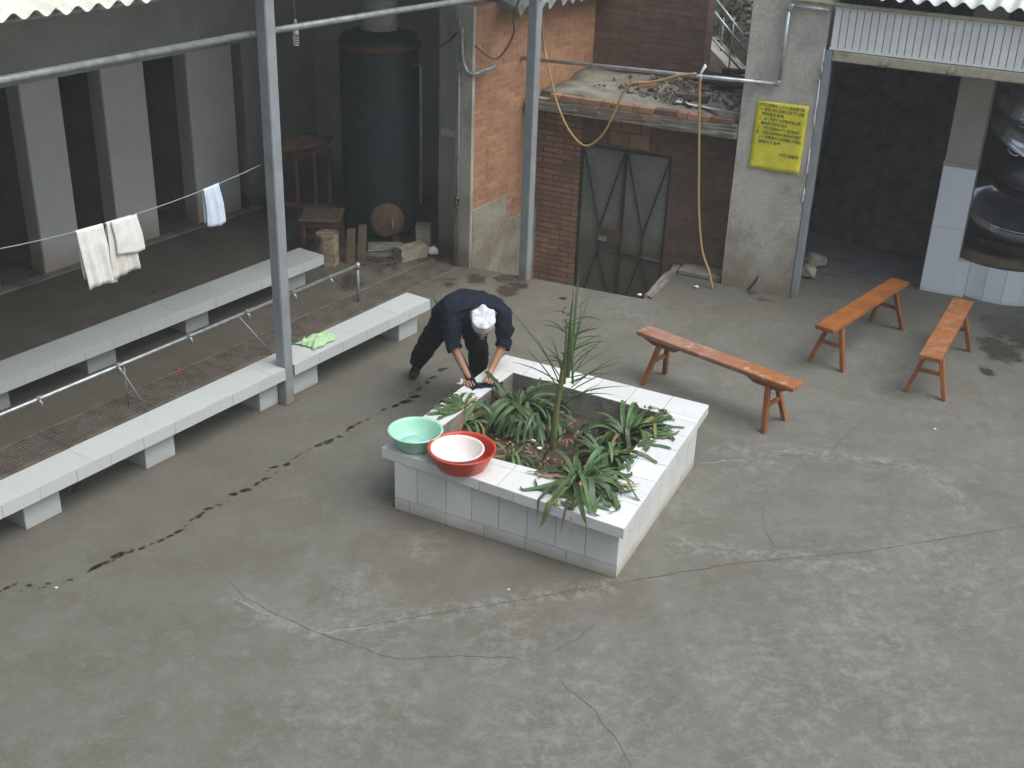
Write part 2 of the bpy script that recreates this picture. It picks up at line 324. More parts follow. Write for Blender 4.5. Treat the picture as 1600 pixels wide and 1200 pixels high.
# shared piece meshes (unit cube centred), scaled per copy
_unit = {}
def unit_mesh(name, m):
    k = (name, m)
    if k not in _unit:
        bm = nb(); box(bm, (-.5, -.5, -.5), Vector((1, 0, 0)), Vector((0, 1, 0)), Vector((0, 0, 1)))
        me = bpy.data.meshes.new(name); bmesh.ops.recalc_face_normals(bm, faces=bm.faces); bm.to_mesh(me); bm.free(); me.materials.append(MT[m]); _unit[k] = me
    return _unit[k]
def piece(name, m, parent, c, a, b, n, la, lb, ln):
    """box piece centred at c with unit axes a,b,n and sizes"""
    o = bpy.data.objects.new(name, unit_mesh(name, m)); link(o, parent)
    mt = Matrix((a*la, b*lb, n*ln)).transposed().to_4x4(); mt.translation = Vector(c)-wloc(parent); o.matrix_basis = mt
    return o
def tiles(parent, m, o, a, b, n, us, vs, th=.007, gap=.004, name='tile', jit=.0008, skip=None):
    """us/vs: cut positions along a and b from corner o, on the surface with outward normal n"""
    for i in range(len(us)-1):
        for j in range(len(vs)-1):
            if skip and skip(i, j): continue
            cu, cv = (us[i]+us[i+1])/2, (vs[j]+vs[j+1])/2
            piece(name, m, parent, o+a*cu+b*cv+n*(th/2+random.uniform(-jit, jit)), a, b, n, us[i+1]-us[i]-gap, vs[j+1]-vs[j]-gap, th)
def lin(a, b, n): return [a+(b-a)*i/n for i in range(n+1)]
def bricks(parent, m, o, a, n, L, z0, z1, inside=lambda u, z: True, bl=.245, bh=.0625, th=.05, limit=300, name='brick', rubble=0):
    """running bond; o is a point at u=0,z=0 on the wall face; pieces proud of the mortar body by a few mm; those past the limit joined as stuff"""
    k = 0; rest = None; r = 0; z = z0
    while z+bh*.6 < z1:
        u = -bl*(.5 if r % 2 else 0)
        while u < L:
            u0, u1 = max(0, u), min(L, u+bl); cu = (u0+u1)/2; cz = z+bh/2
            if u1-u0 > .05 and inside(cu, cz):
                pr = random.uniform(.001, .006)
                if rubble and random.random() < rubble: pr = -.002
                args = (o+a*(cu+random.uniform(-.003, .003))+Z*(cz+random.uniform(-.0015, .0015))+n*(pr-th/2), a, Z, n, u1-u0-.012-random.uniform(0, .006), bh-.012-random.uniform(0, .003), th)
                if k < limit: piece(name, m, parent, *args)
                else:
                    if rest is None: rest = nb()
                    c_, a_, b_, n_, la, lb, ln = args; box(rest, c_-a_*la/2-b_*lb/2-n_*ln/2, a_*la, b_*lb, n_*ln)
                k += 1
            u += bl
        z += bh; r += 1
    if rest is not None: finish(name, rest, m, parent, kind='stuff')
def skinmesh(vs, es, rad, sub=1):
    me = bpy.data.meshes.new('s'); me.from_pydata([tuple(v) for v in vs], es, []); o = bpy.data.objects.new('s', me); COL.objects.link(o)
    sk = o.modifiers.new('s', 'SKIN'); sk.branch_smoothing = .3
    for i, v in enumerate(me.skin_vertices[0].data):
        r = rad[i]; v.radius = r if isinstance(r, tuple) else (r, r); v.use_root = (i == 0)
    if sub: sb = o.modifiers.new('b', 'SUBSURF'); sb.levels = sub; sb.render_levels = sub
    dg = bpy.context.evaluated_depsgraph_get(); m2 = bpy.data.meshes.new_from_object(o.evaluated_get(dg))
    bpy.data.objects.remove(o); bm = nb(); bm.from_mesh(m2); bpy.data.meshes.remove(m2); return bm

# ================================================================== SETTING: ground
def seg_d(px, py, pts):
    d = np.full(px.shape, 9e9)
    for a, b in zip(pts, pts[1:]):
        ax, ay, bx, by = a[0], a[1], b[0], b[1]; l2 = (bx-ax)**2+(by-ay)**2+1e-9
        t = np.clip(((px-ax)*(bx-ax)+(py-ay)*(by-ay))/l2, 0, 1); d = np.minimum(d, np.hypot(px-ax-t*(bx-ax), py-ay-t*(by-ay)))
    return d
PIT = [Fc(-5.75, 10.93), Fc(-3.80, 11.02), Fc(-3.84, 12.119), Fc(-5.6, 12.119)]
PIT[0] = S(9.985, -7.235); PIT[3] = S(11.30, -7.235)
CH = [S(2.0, -7.72), S(2.0, -7.33), S(9.94, -7.33), S(9.94, -7.72)]
HOLES = [PIT, CH]
def in_poly(p, poly):
    c = False; n_ = len(poly)
    for i in range(n_):
        a, b = poly[i], poly[(i+1) % n_]
        if (a[1] > p[1]) != (b[1] > p[1]) and p[0] < (b[0]-a[0])*(p[1]-a[1])/(b[1]-a[1])+a[0]: c = not c
    return c
pts2 = []; edges = []
def add_loop(poly, step=.15):
    st = len(pts2)
    for i in range(len(poly)):
        a, b = Vector(poly[i][:2]), Vector(poly[(i+1) % len(poly)][:2]); k = max(1, int((b-a).length/step))
        for j in range(k): pts2.append(a+(b-a)*j/k)
    e = len(pts2)
    for i in range(st, e): edges.append((i, i+1 if i+1 < e else st))
add_loop([Vector((-30, -12)), Vector((30, -12)), Vector((30, 40)), Vector((-30, 40))], 4)
for h in HOLES: add_loop(h)
for i in range(190):
    for j in range(200):
        x = -5.4+i*.055+random.uniform(-.008, .008); y = 4.4+j*.055+random.uniform(-.008, .008)
        if y < 4.2 or abs(x) > y*.55+.4 or any(in_poly((x, y), h) for h in HOLES): continue
        pts2.append(Vector((x, y)))
for i in range(14):
    for j in range(12): pts2.append(Vector((-27+i*4.1, -9+j*4.0)))
vv, ee, ff, *_ = delaunay_2d_cdt(pts2, edges, [], 0, 1e-5)
V2 = np.array([(v.x, v.y) for v in vv])
ff = [f for f in ff if not any(in_poly(sum((Vector(vv[k]) for k in f), Vector((0, 0)))/len(f), h) for h in HOLES)]
PX, PY = V2[:, 0], V2[:, 1]
zz = np.array([(noise.noise(Vector((x*.8, y*.8, 3)))*.004 if (abs(x) < 6 and 4 < y < 14) else 0) for x, y in V2]); zz = np.minimum(zz, 0)-.0
me = bpy.data.meshes.new('courtyard_ground'); me.from_pydata([(x, y, z) for (x, y), z in zip(V2, zz)], [], ff)
def setattr_(nm, arr):
    a = me.attributes.new(nm, 'FLOAT', 'POINT'); a.data.foreach_set('value', np.clip(arr, 0, 1).astype(np.float32))
def gp(L_): return [at(x, y, 0) for x, y in L_]
Tcoord = PX*N.x+PY*N.y; Scoord = PX*U.x+PY*U.y
def blob(lst):
    o = np.zeros(len(PX))
    for x, y, r, a in lst:
        p = at(x, y, 0); d = np.hypot(PX-p.x, (PY-p.y)*.7); o = np.maximum(o, a*np.clip(1.3-d/r, 0, 1))
    return o
wet = blob([(745, 435, .22, .55), (790, 455, .20, .62), (810, 445, .14, .75), (880, 466, .07, .6), (720, 470, .2, .35), (1190, 462, .28, .45), (1560, 545, .35, .62), (1600, 520, .5, .62), (1545, 500, .22, .5),
            (320, 395, .4, .36), (180, 440, .35, .32), (250, 455, .3, .4), (60, 520, .3, .34), (600, 400, .6, .50), (670, 400, .35, .55), (115, 765, .12, .55), (550, 440, .3, .5), (700, 440, .2, .5), (30, 380, .5, .3), (1540, 580, .12, .6)])
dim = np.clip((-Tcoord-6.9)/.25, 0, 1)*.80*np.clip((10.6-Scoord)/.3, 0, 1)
brown = np.maximum(blob([(700, 860, .55, .75), (850, 900, .5, .7), (960, 925, .25, .8), (640, 820, .3, .7), (470, 600, .8, .45), (300, 760, 1.1, .42), (1080, 440, .6, .5), (1200, 465, .6, .55), (1400, 470, .7, .5), (1150, 900, .5, .3), (700, 520, 1.2, .35)]),
                   np.clip(1-np.abs(Tcoord+6.5)/.5, 0, 1)*.7)
pal = [gp([(1130, 700), (1310, 712), (1450, 735), (1520, 800)]), gp([(1060, 850), (1240, 875), (1400, 890)]), gp([(370, 935), (410, 960), (500, 990), (640, 968)]), gp([(640, 968), (800, 940), (960, 915)])]
pale = np.zeros(len(PX))
for p in pal: pale = np.maximum(pale, np.clip(1-seg_d(PX, PY, p)/.14, 0, 1)*.9)
pale = np.maximum(pale, blob([(660, 850, .18, .6), (560, 930, .25, .5), (800, 1000, .3, .45), (870, 1090, .25, .4), (1350, 1000, .7, .5), (1500, 900, .6, .45), (900, 1150, .7, .5), (1200, 1100, .7, .45), (1050, 780, .3, .3), (560, 1100, .5, .4), (1440, 1130, .5, .45), (980, 480, .3, .4), (1180, 720, .25, .6)]))
bench_tone = np.clip((2.2-(Tcoord+6.6))/2.6, 0, 1)*np.clip((9.5-Scoord)/3, 0, 1)*(Tcoord > -7)*.62  # ground gets darker towards the front benches and the near left
setattr_('bench_tone', bench_tone); setattr_('wet', wet); setattr_('dim', dim); setattr_('brown', brown); setattr_('pale', pale)
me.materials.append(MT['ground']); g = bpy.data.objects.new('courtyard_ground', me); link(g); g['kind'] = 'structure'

# pit floor and its sides
bm = nb(); prism(bm, [Fc(-6.0, 10.7), Fc(-3.6, 10.8), Fc(-3.6, 12.4), Fc(-6.0, 12.4)], -.95, -.78)
finish('pit_floor', bm, 'concrete_old', kind='structure')
bm = nb()
for a, b in ((PIT[0], PIT[1]), (PIT[1], PIT[2])):
    a, b = Vector(a[:]), Vector(b[:]); d = (b-a).normalized(); nn = Vector((d.y, -d.x, 0)); box(bm, a+Z*(-.78)+nn*.004, b-a, nn*.06, Z*(.772))
finish('pit_side', bm, 'concrete_old', kind='structure')
# broken kerb beside the pit
bm = nb(); box(bm, Fc(-3.80, 11.05, .0), FU*.07, FN*1.0+FU*-.03, Z*.05); bmesh.ops.subdivide_edges(bm, edges=bm.edges[:], cuts=4, use_grid_fill=True)
for v in bm.verts:
    if v.co.z > .01: v.co += Vector((random.uniform(-.012, .012), random.uniform(-.012, .012), random.uniform(-.02, .008)))
tag(finish('broken_kerb', bm, 'concrete_old'), 'broken low concrete kerb along the right side of the sunken doorway', 'kerb')
bm = nb(); boxF(bm, -3.74, -3.26, 11.88, 12.11, 0, .06); bevel(bm, .012)
tag(finish('concrete_step', bm, 'concrete_old'), 'low rough concrete step between the brick wall and the plastered kitchen pillar', 'step')
# drain channel under the grating
bm = nb()
boxS(bm, 2.0, 9.94, -7.72, -7.33, -.22, -.2); boxS(bm, 2.0, 9.94, -7.72, -7.70, -.2, -.012); boxS(bm, 2.0, 9.94, -7.35, -7.33, -.2, -.012)
finish('drain_channel', bm, 'dark_floor', kind='structure')
# cracks: narrow irregular strips lying on the ground
def strip(bm, pts, w, z=.002, jit=.012, taper=True):
    P = []
    for a, b in zip(pts, pts[1:]):
        k = max(2, int((b-a).length/.05)); P += [a+(b-a)*i/k for i in range(k)]
    P.append(pts[-1]); n_ = len(P)
    Q = []
    off = random.uniform(0, 99)
    for i, p in enumerate(P):
        d = (P[min(i+1, n_-1)]-P[max(i-1, 0)]); d.z = 0; d.normalize(); s_ = Vector((-d.y, d.x, 0))
        q = p+s_*(noise.noise(Vector((i*.35+off, 0, 0)))*jit*2+noise.noise(Vector((i*1.3+off, 5, 0)))*jit*.8)
        ww = w*max(.12, .55+.9*noise.noise(Vector((i*.6+off, 9, 0))))*(1 if not taper else min(1, (n_-i)/6+.15, i/4+.3))
        Q.append((bm.verts.new((q.x+s_.x*ww/2, q.y+s_.y*ww/2, z)), bm.verts.new((q.x-s_.x*ww/2, q.y-s_.y*ww/2, z))))
    for a, b in zip(Q, Q[1:]): bm.faces.new([a[0], a[1], b[1], b[0]])
bm = nb()
for pl, w_, j in [([(500, 990), (640, 966), (800, 940), (960, 912)], .008, .006), ([(960, 912), (1150, 880), (1350, 862), (1600, 822)], .008, .006),
                  ([(355, 905), (385, 935), (440, 965), (500, 990), (560, 1010), (620, 1030), (720, 1025), (840, 1030)], .007, .012),
                  ([(840, 1030), (900, 1000), (960, 950)], .005, .012), ([(862, 1042), (885, 1075), (930, 1110), (955, 1150), (985, 1185), (990, 1210)], .006, .014),
                  ([(1100, 722), (1180, 712), (1300, 712), (1310, 690), (1350, 655), (1370, 640)], .006, .012), ([(1190, 790), (1195, 830), (1230, 880)], .005, .012),
                  ([(1300, 712), (1440, 735)], .005, .012), ([(1050, 425), (1090, 455), (1150, 465)], .006, .01), ([(640, 455), (690, 475), (730, 490)], .006, .01),
                  ([(650, 452), (725, 418)], .012, .004), ([(250, 355), (330, 385), (400, 410)], .02, .01), ([(500, 425), (555, 455)], .03, .01), ([(300, 372), (250, 395), (150, 430)], .012, .02),
                  ([(985, 475), (1080, 485), (1170, 478)], .004, .012), ([(1440, 600), (1460, 640), (1530, 660)], .004, .012)]:
    strip(bm, gp(pl), w_*.75, jit=j)
o = finish('ground_crack', bm, 'crack'); o['kind'] = 'structure'
bm = nb()
for pl in [[(362, 935), (395, 950), (415, 962)], [(486, 990), (540, 984), (600, 975)], [(1095, 726), (1160, 716)]]:
    strip(bm, gp(pl), .035, z=.0012, jit=.02)
o = finish('cement_smear', bm, 'pale_repair'); o['kind'] = 'structure'
# trail of dark drips
bm = nb()
trail = [(12, 918, 1), (45, 915, .6), (75, 912, .6), (110, 906, .5), (150, 886, 1.2), (165, 880, 1), (185, 868, 1.3), (205, 862, .8), (222, 857, .7), (250, 845, .6), (265, 838, .9), (280, 830, .8), (312, 806, 1.3), (326, 795, 1), (345, 790, .4), (365, 772, 1), (385, 766, 1.2), (402, 756, .9), (416, 748, .8), (430, 730, 1), (448, 726, 1.2), (462, 715, .6), (498, 696, .9), (515, 690, 1.3), (530, 683, .8), (548, 668, 1), (560, 662, .8), (575, 655, .6), (600, 640, .8), (618, 634, 1.2), (634, 628, 1.5), (648, 620, 1.4), (655, 608, 1.2), (668, 598, .8), (676, 590, 1.2), (690, 578, 1.1), (480, 705, .3), (238, 850, .4), (290, 822, .3)]
for x, y, s_ in trail:
    for q in range(random.choice((2, 3, 3, 4))):
        c = at(x+(d_ := random.gauss(0, 8))*(q > 0), y-(d_*.5+random.gauss(0, 1.5))*(q > 0), 0); r0 = (.019 if q == 0 else .009)*s_*random.uniform(.8, 1.3); ph = random.uniform(0, 9); k = 14
        an = random.uniform(.3, 1.1); cx, sx_ = math.cos(an), math.sin(an)
        vs_ = []
        for i in range(k):
            a = 2*math.pi*i/k; rr = r0*(1+.45*noise.noise(Vector((math.cos(a)*1.3+ph, math.sin(a)*1.3, ph)))); ex, ey = rr*math.cos(a)*1.7, rr*math.sin(a)*.8
            vs_.append(bm.verts.new((c.x+ex*cx-ey*sx_, c.y+ex*sx_+ey*cx, .003)))
        bm.faces.new(vs_)
finish('water_drips', bm, 'drip', kind='stuff')['label'] = 'trail of dark wet drips across the concrete from the lower left to the man'

# ================================================================== LEFT: wash shed
# back wall of the shed: lintel band and dark rooms behind doorways
WT = -10.48
bm = nb(); boxS(bm, -4.5, 5.2, WT-.2, WT, 0, 1.949); boxS(bm, -4.5, 11.1, WT-.2, WT, 1.95, 4.6); finish('shed_lintel_wall', bm, 'interior', kind='structure')  # wall also extended out of view to help darken the left yard
bm = nb(); boxS(bm, 11.101, 11.25, -7.9, -7.0, 2.72, 4.0); finish('shed_gable', bm, 'interior', kind='structure')
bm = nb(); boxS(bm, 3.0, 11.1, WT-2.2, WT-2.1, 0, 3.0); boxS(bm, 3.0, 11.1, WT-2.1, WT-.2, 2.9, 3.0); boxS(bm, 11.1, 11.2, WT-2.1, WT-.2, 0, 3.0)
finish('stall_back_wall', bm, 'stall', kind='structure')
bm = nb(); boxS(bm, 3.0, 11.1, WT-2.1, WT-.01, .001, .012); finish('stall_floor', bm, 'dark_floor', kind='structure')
pil = [(5.2, 5.55, 'tiled wall piece between doorways, outside the left picture edge'), (6.10, 6.48, 'narrow tiled wall piece at the far left edge of the row of dark doorways'), (7.01, 7.45, 'tiled wall piece between two dark doorways, leftmost one fully visible'), (7.96, 8.50, 'tiled wall piece between two dark doorways, behind the cream towel'), (9.09, 9.75, 'widest tiled wall piece between dark doorways, behind the bluish towel')]
for s0, s1, lb in pil:
    t_ = thing('partition_wall', S((s0+s1)/2, WT), lb, 'wall', 'tiled wall pieces between the shed doorways')
    bm = nb(); boxS(bm, s0, s1, WT-.22, WT-.008, 0, 1.95); finish('wall_core', bm, 'grout', t_)
    bm = nb(); boxS(bm, s0+.03, s1-.03, WT-2.1, WT-.221, 0, 2.9); finish('stall_divider', bm, 'stall', t_)
    k = 1 if s1-s0 < .4 else 2
    tiles(t_, 'tile_wall', S(s0, WT-.008, 0), U, Z, N, lin(0, s1-s0, k), [0, .10, .42, .75, 1.05, 1.36, 1.66, 1.95], gap=.0009)
    tiles(t_, 'tile_wall', S(s0, WT-.008, 0), -N, Z, -U, [0, .21], [0, .10, .7, 1.35, 1.95], gap=.0009)
# end of the back wall right of the last doorway, and the end wall behind the tank
bm = nb(); boxS(bm, 9.90, 11.1, WT-.2, WT, 0, 1.95); finish('shed_back_wall', bm, 'interior', kind='structure')
bm = nb(); boxS(bm, 11.1, 11.25, WT-.2, -7.9, 0, 4.0); finish('shed_end_wall', bm, 'interior', kind='structure')
# skirting threshold along the doorways
bm = nb(); boxS(bm, 3.0, 10.0, WT+.004, WT+.12, 0, .025); bevel(bm, .006); tag(finish('door_threshold', bm, 'concrete_old'), 'low worn concrete threshold running along the dark doorways', 'threshold')
# tiled end pilaster, with plastered end of the brick wall beside it
t_ = thing('tiled_pilaster', S(10.35, -7.8), 'tall tiled pilaster with rust-brown foot, light switch and white conduit', 'pillar')
bm = nb(); boxS(bm, 10.31, 11.1, -7.94, -7.62, 0, 3.2); finish('pilaster_core', bm, 'grout', t_)
tiles(t_, 'tile_pilaster', S(10.31, -7.62, 0), -N, Z, -U, [0, .06, .32], [0, .09, .40, .72, 1.05, 1.38, 1.70, 2.02, 2.35, 2.7, 3.1], gap=.003)
tiles(t_, 'tile_pilaster', S(10.32, -7.945, 0), U, Z, -N, [0, .3, .6], [0, .5, 1.0, 1.5, 2.0, 2.6], gap=.003)
bm = nb(); boxS(bm, 10.30, 10.303, -7.95, -7.6, 2.02, 2.30)
cd = thing('light_switch', S(10.30, -7.8, 1.18), 'white double switch box with thin conduit rising up the tiled pilaster', 'switch')
bm.free(); bm = nb(); boxS(bm, 10.27, 10.302, -7.88, -7.70, 1.27, 1.36); bevel(bm, .004); finish('switch_box', bm, 'white_plastic', cd)
bm = nb(); boxS(bm, 10.264, 10.27, -7.872, -7.80, 1.28, 1.35); bevel(bm, .002); finish('rocker', bm, 'white_plastic', cd)
bm = nb(); boxS(bm, 10.264, 10.27, -7.78, -7.71, 1.28, 1.35); bevel(bm, .002); finish('rocker', bm, 'white_plastic', cd)
bm = nb(); tube(bm, [S(10.292, -7.83, 1.36), S(10.292, -7.84, 2.45)], .009); finish('conduit', bm, 'white_plastic', cd)
# grating over the drain: panels of crossed bars
gt = thing('drain_grating', S(6, -7.52), 'long rusty mesh grating over the drain channel beside the front bench', 'grating')
s = 3.2
while s < 9.9:
    e = min(s+.84, 9.93); bm = nb()
    for k in range(1, int((e-s)/.036)): boxS(bm, s+k*.036-.0032, s+k*.036+.0032, -7.70, -7.35, -.012, -.002)
    for k in range(10): boxS(bm, s+.004, e-.004, -7.695+k*.036-.0032, -7.695+k*.036+.0032, -.002, .006)
    for tt in (-7.715, -7.345): boxS(bm, s+.003, e-.003, tt, tt+.012, -.012, .007)
    finish('mesh_panel', bm, 'grating' if 'grating' in MT else 'rust', gt); s = e

# tiled benches
def bench(label, s0, s1, tf, tb, legs, leg_t, bridge=None, z1=.34, th=.10, ew=.29):
    t_ = thing('tiled_bench', S((s0+s1)/2, (tf+tb)/2), label, 'bench')
    bm = nb(); boxS(bm, s0+.008, s1-.008, tb+.008, tf-.008, z1-th+.002, z1-.008)
    finish('slab', bm, 'grout', t_)
    n_ = max(1, round((s1-s0)/ew)); us = lin(0, s1-s0, n_)
    tiles(t_, 'tile_bench', S(s0, tb, z1-.008), U, N, Z, [0]+[(us[i]+us[i+1])/2 for i in range(n_)][::2]+[us[-1]] if n_ > 3 else us, [0, tf-tb], th=.008, gap=.0013)
    tiles(t_, 'tile_bench', S(s0, tf-.008, z1-th), U, Z, N, us, [0, th-.001], th=.008, gap=.003)
    tiles(t_, 'tile_bench', S(s1-.008, tb, z1-th), N, Z, U, [0, tf-tb], [0, th-.001], th=.008, gap=.003)
    if bridge:
        bm = nb(); boxS(bm, bridge[0], bridge[1], tb+.008, bridge[2], z1-th+.002, z1-.008); finish('slab_end', bm, 'grout', t_)
        tiles(t_, 'tile_bench', S(bridge[0], tb, z1-.008), U, N, Z, [0, bridge[1]-bridge[0]], [0, bridge[2]-tb], th=.008, gap=.001)
    for a, b in legs:
        lg = nb(); boxS(lg, a+.008, b-.008, leg_t-.26, leg_t-.008, 0, z1-th); lo = finish('leg', lg, 'grout', t_)
        tiles(lo, 'tile_bench', S(a, leg_t-.008, .0), U, Z, N, [0, b-a], [0, z1-th], th=.008, gap=.003)
        tiles(lo, 'tile_bench', S(a+.008, leg_t-.26, .0), N, Z, -U, [0, .255], [0, z1-th], th=.008, gap=.003)
        tiles(lo, 'tile_bench', S(b-.008, leg_t-.26, .0), N, Z, U, [0, .255], [0, z1-th], th=.008, gap=.003)
    return t_
bench('long low white-tiled bench left of the steel post, nearest the camera', 2.60, 6.413, -6.51, -6.79, [(2.9, 3.2), (3.98, 4.27), (5.02, 5.30), (6.20, 6.408)], -6.61)
bench('low white-tiled bench right of the steel post, with the green cloth on it', 6.517, 8.33, -6.51, -6.79, [(6.525, 6.89), (7.99, 8.26)], -6.61, (6.415, 6.516, -6.623))
bench('long low white-tiled bench further back under the shed roof', 3.6, 8.58, -8.075, -8.415, [(3.7, 3.95), (4.72, 5.02), (5.79, 6.09), (6.89, 7.17), (8.22, 8.49)], -8.26)

# posts
for (s_, t2, lb, zt) in ((6.465, -6.57, 'grey square steel post standing between the two front benches', 3.36), (10.05, -6.59, 'grey square steel post at the corner of the sunken doorway', 3.3)):
    p = thing('steel_post', S(s_, t2), lb, 'post', 'grey steel posts carrying the shed roof')
    bm = nb(); boxS(bm, s_-.05, s_+.05, t2-.05, t2+.05, .004, zt)
    bmesh.ops.remove_doubles(bm, verts=bm.verts, dist=1e-5); bmesh.ops.bevel(bm, geom=[e for e in bm.edges if abs(e.verts[0].co.z-e.verts[1].co.z) > 1], offset=.006, segments=2, affect='EDGES')
    finish('post_tube', bm, 'steel_paint', p)
    bm = nb(); boxS(bm, s_-.075, s_+.075, t2-.06, t2+.06, 0, .004); finish('base_plate', bm, 'rust', p)
    bm = nb(); boxS(bm, s_-.07, s_+.07, t2-.07, t2+.07, zt, zt+.008); finish('cap_plate', bm, 'steel_paint', p)
bm = nb(); box(bm, S(9.9, -6.75, 0), U*.3, N*.32, Z*.018)
bmesh.ops.subdivide_edges(bm, edges=bm.edges[:], cuts=3, use_grid_fill=True)
for v in bm.verts: v.co += Vector((random.uniform(-.02, .02), random.uniform(-.02, .02), random.uniform(-.006, .006) if v.co.z > .01 else 0))
bm.free()
# purlin pipe along the post tops
pr = thing('purlin_pipe', S(6, -6.67, 3.0), 'long grey round pipe running along the posts under the roof edge', 'pipe')
bm = nb(); tube(bm, [S(2.4, -6.66, 3.0), S(6.4, -6.66, 3.0)], .026, 10); finish('pipe_length', bm, 'galv_dull', pr, True)
bm = nb(); tube(bm, [S(6.4, -6.66, 3.0), S(8.0, -6.66, 2.975), S(10.0, -6.66, 2.93)], .026, 10); finish('pipe_length', bm, 'galv_dull', pr, True)
bm = nb(); tube(bm, [S(2.4, -6.60, 3.35), S(10.1, -6.60, 3.35)], .02, 8); tag(finish('roof_rail', bm, 'galv_dull', smooth=True), 'steel rail directly beneath the cream roof sheets', 'rail')

# corrugated roofs
def corrugated(name, parent, m, o, a, b, n, W_, L_, pitch, amp, th=.006, k=8):
    nw = int(W_/pitch*k); bm = nb(); rows = []
    for face in (0, 1):
        for yv in (0, .33, .66, 1.0):
            rows.append([bm.verts.new(o+a*(i*pitch/k)+b*(yv*L_)+n*(amp*math.cos(2*math.pi*i/k)-face*th+random.uniform(-.001, .001))) for i in range(nw+1)])
    for f in (0, 4):
        for r0, r1 in zip(rows[f:f+3], rows[f+1:f+4]):
            for i in range(nw): bm.faces.new([r0[i], r0[i+1], r1[i+1], r1[i]])
    for r0, r1 in ((rows[0], rows[4]), (rows[3], rows[7])):
        for i in range(nw): bm.faces.new([r0[i], r0[i+1], r1[i+1], r1[i]])
    for i in (0, nw):
        for j in range(3): bm.faces.new([rows[j][i], rows[j+1][i], rows[j+5][i], rows[j+4][i]])
    return finish(name, bm, m, parent, True)
rf = thing('shed_roof', S(6, -6.45, 3.37), 'weathered cream corrugated roof over the wash shed, wavy edge at top left', 'roof')
sl = R(13); rb = (-N*math.cos(sl)+Z*math.sin(sl)); rn = (N*math.sin(sl)+Z*math.cos(sl))
pt = .152; k_ = 0; s = 1.6-.76*8  # sheets carried on out of view, added to shade the left ground
while s < 10.2:
    corrugated('roof_sheet', rf, 'roof', S(s, -6.45+random.uniform(-.015, .015), 3.385+(.012 if k_ % 2 else 0)), U, rb, rn, pt*5+.001, 4.7, pt, .024, k=10); s += pt*5-(.0 if k_ % 2 else 0); k_ += 1
# right roof over the kitchen
rf = thing('kitchen_roof', Fc(0, 11.7, 3.05), 'white corrugated roof over the kitchen opening at top right', 'roof')
sl = R(16); rb = (FN*math.cos(sl)+Z*math.sin(sl)); rn = (-FN*math.sin(sl)+Z*math.cos(sl)); s = -2.40; k_ = 0
while s < 2.0:
    corrugated('roof_sheet', rf, 'roof_white', Fc(s, 11.66, 3.075+(.008 if k_ % 2 else 0)), FU, rb, rn, .155*6+.001, 3.6, .155, .026, k=10); s += .155*6; k_ += 1
# old roof over the brick store (its ragged edge shows at the top)
rf = thing('store_roof', S(11.5, -7.05, 2.62), 'old grey fibre-cement roof above the brick wall, rounded corrugation ends', 'roof')
sl = R(15); rb = (-N*math.cos(sl)+Z*math.sin(sl)); rn = (N*math.sin(sl)+Z*math.cos(sl)); s = 10.34; k_ = 0
while s < 12.6:
    corrugated('roof_sheet', rf, 'asbestos', S(s, -7.0+(.05 if k_ % 2 else 0), 2.66+.02*(k_ % 2)), U, rb, rn, .18*4+.001, 3.2, .18, .045, th=.012, k=10); s += .18*4; k_ += 1

# hanging bulb
bl = thing('hanging_bulb', onS(462, 75, -7.0), 'white spiral energy-saving bulb hanging on its cord before the pipe', 'light bulb')
c = onS(462, 52, -7.0)
bm = nb(); tube(bm, [S(c.dot(U), -7.0, 3.45), c+Z*.09], .003, 6); finish('cord', bm, 'cord', bl)
bm = nb(); lathe(bm, [(.0, .11), (.010, .11), (.014, .09), (.016, .065), (.009, .06)], c, 16); finish('socket_cap', bm, 'white_plastic', bl, True)
bm = nb(); lathe(bm, [(.010, .060), (.020, .045), (.024, .02), (.024, -.0), (.018, -.012), (0, -.012)], c, 16); finish('ballast', bm, 'white_plastic', bl, True)
bm = nb(); pts = []
for i in range(90):
    a = i*.28; pts.append(c+Vector((math.cos(a)*.021, math.sin(a)*.021, -.016-i*.00085)))
tube(bm, pts, .0055, 6); finish('glass_spiral', bm, 'white_plastic', bl, True)

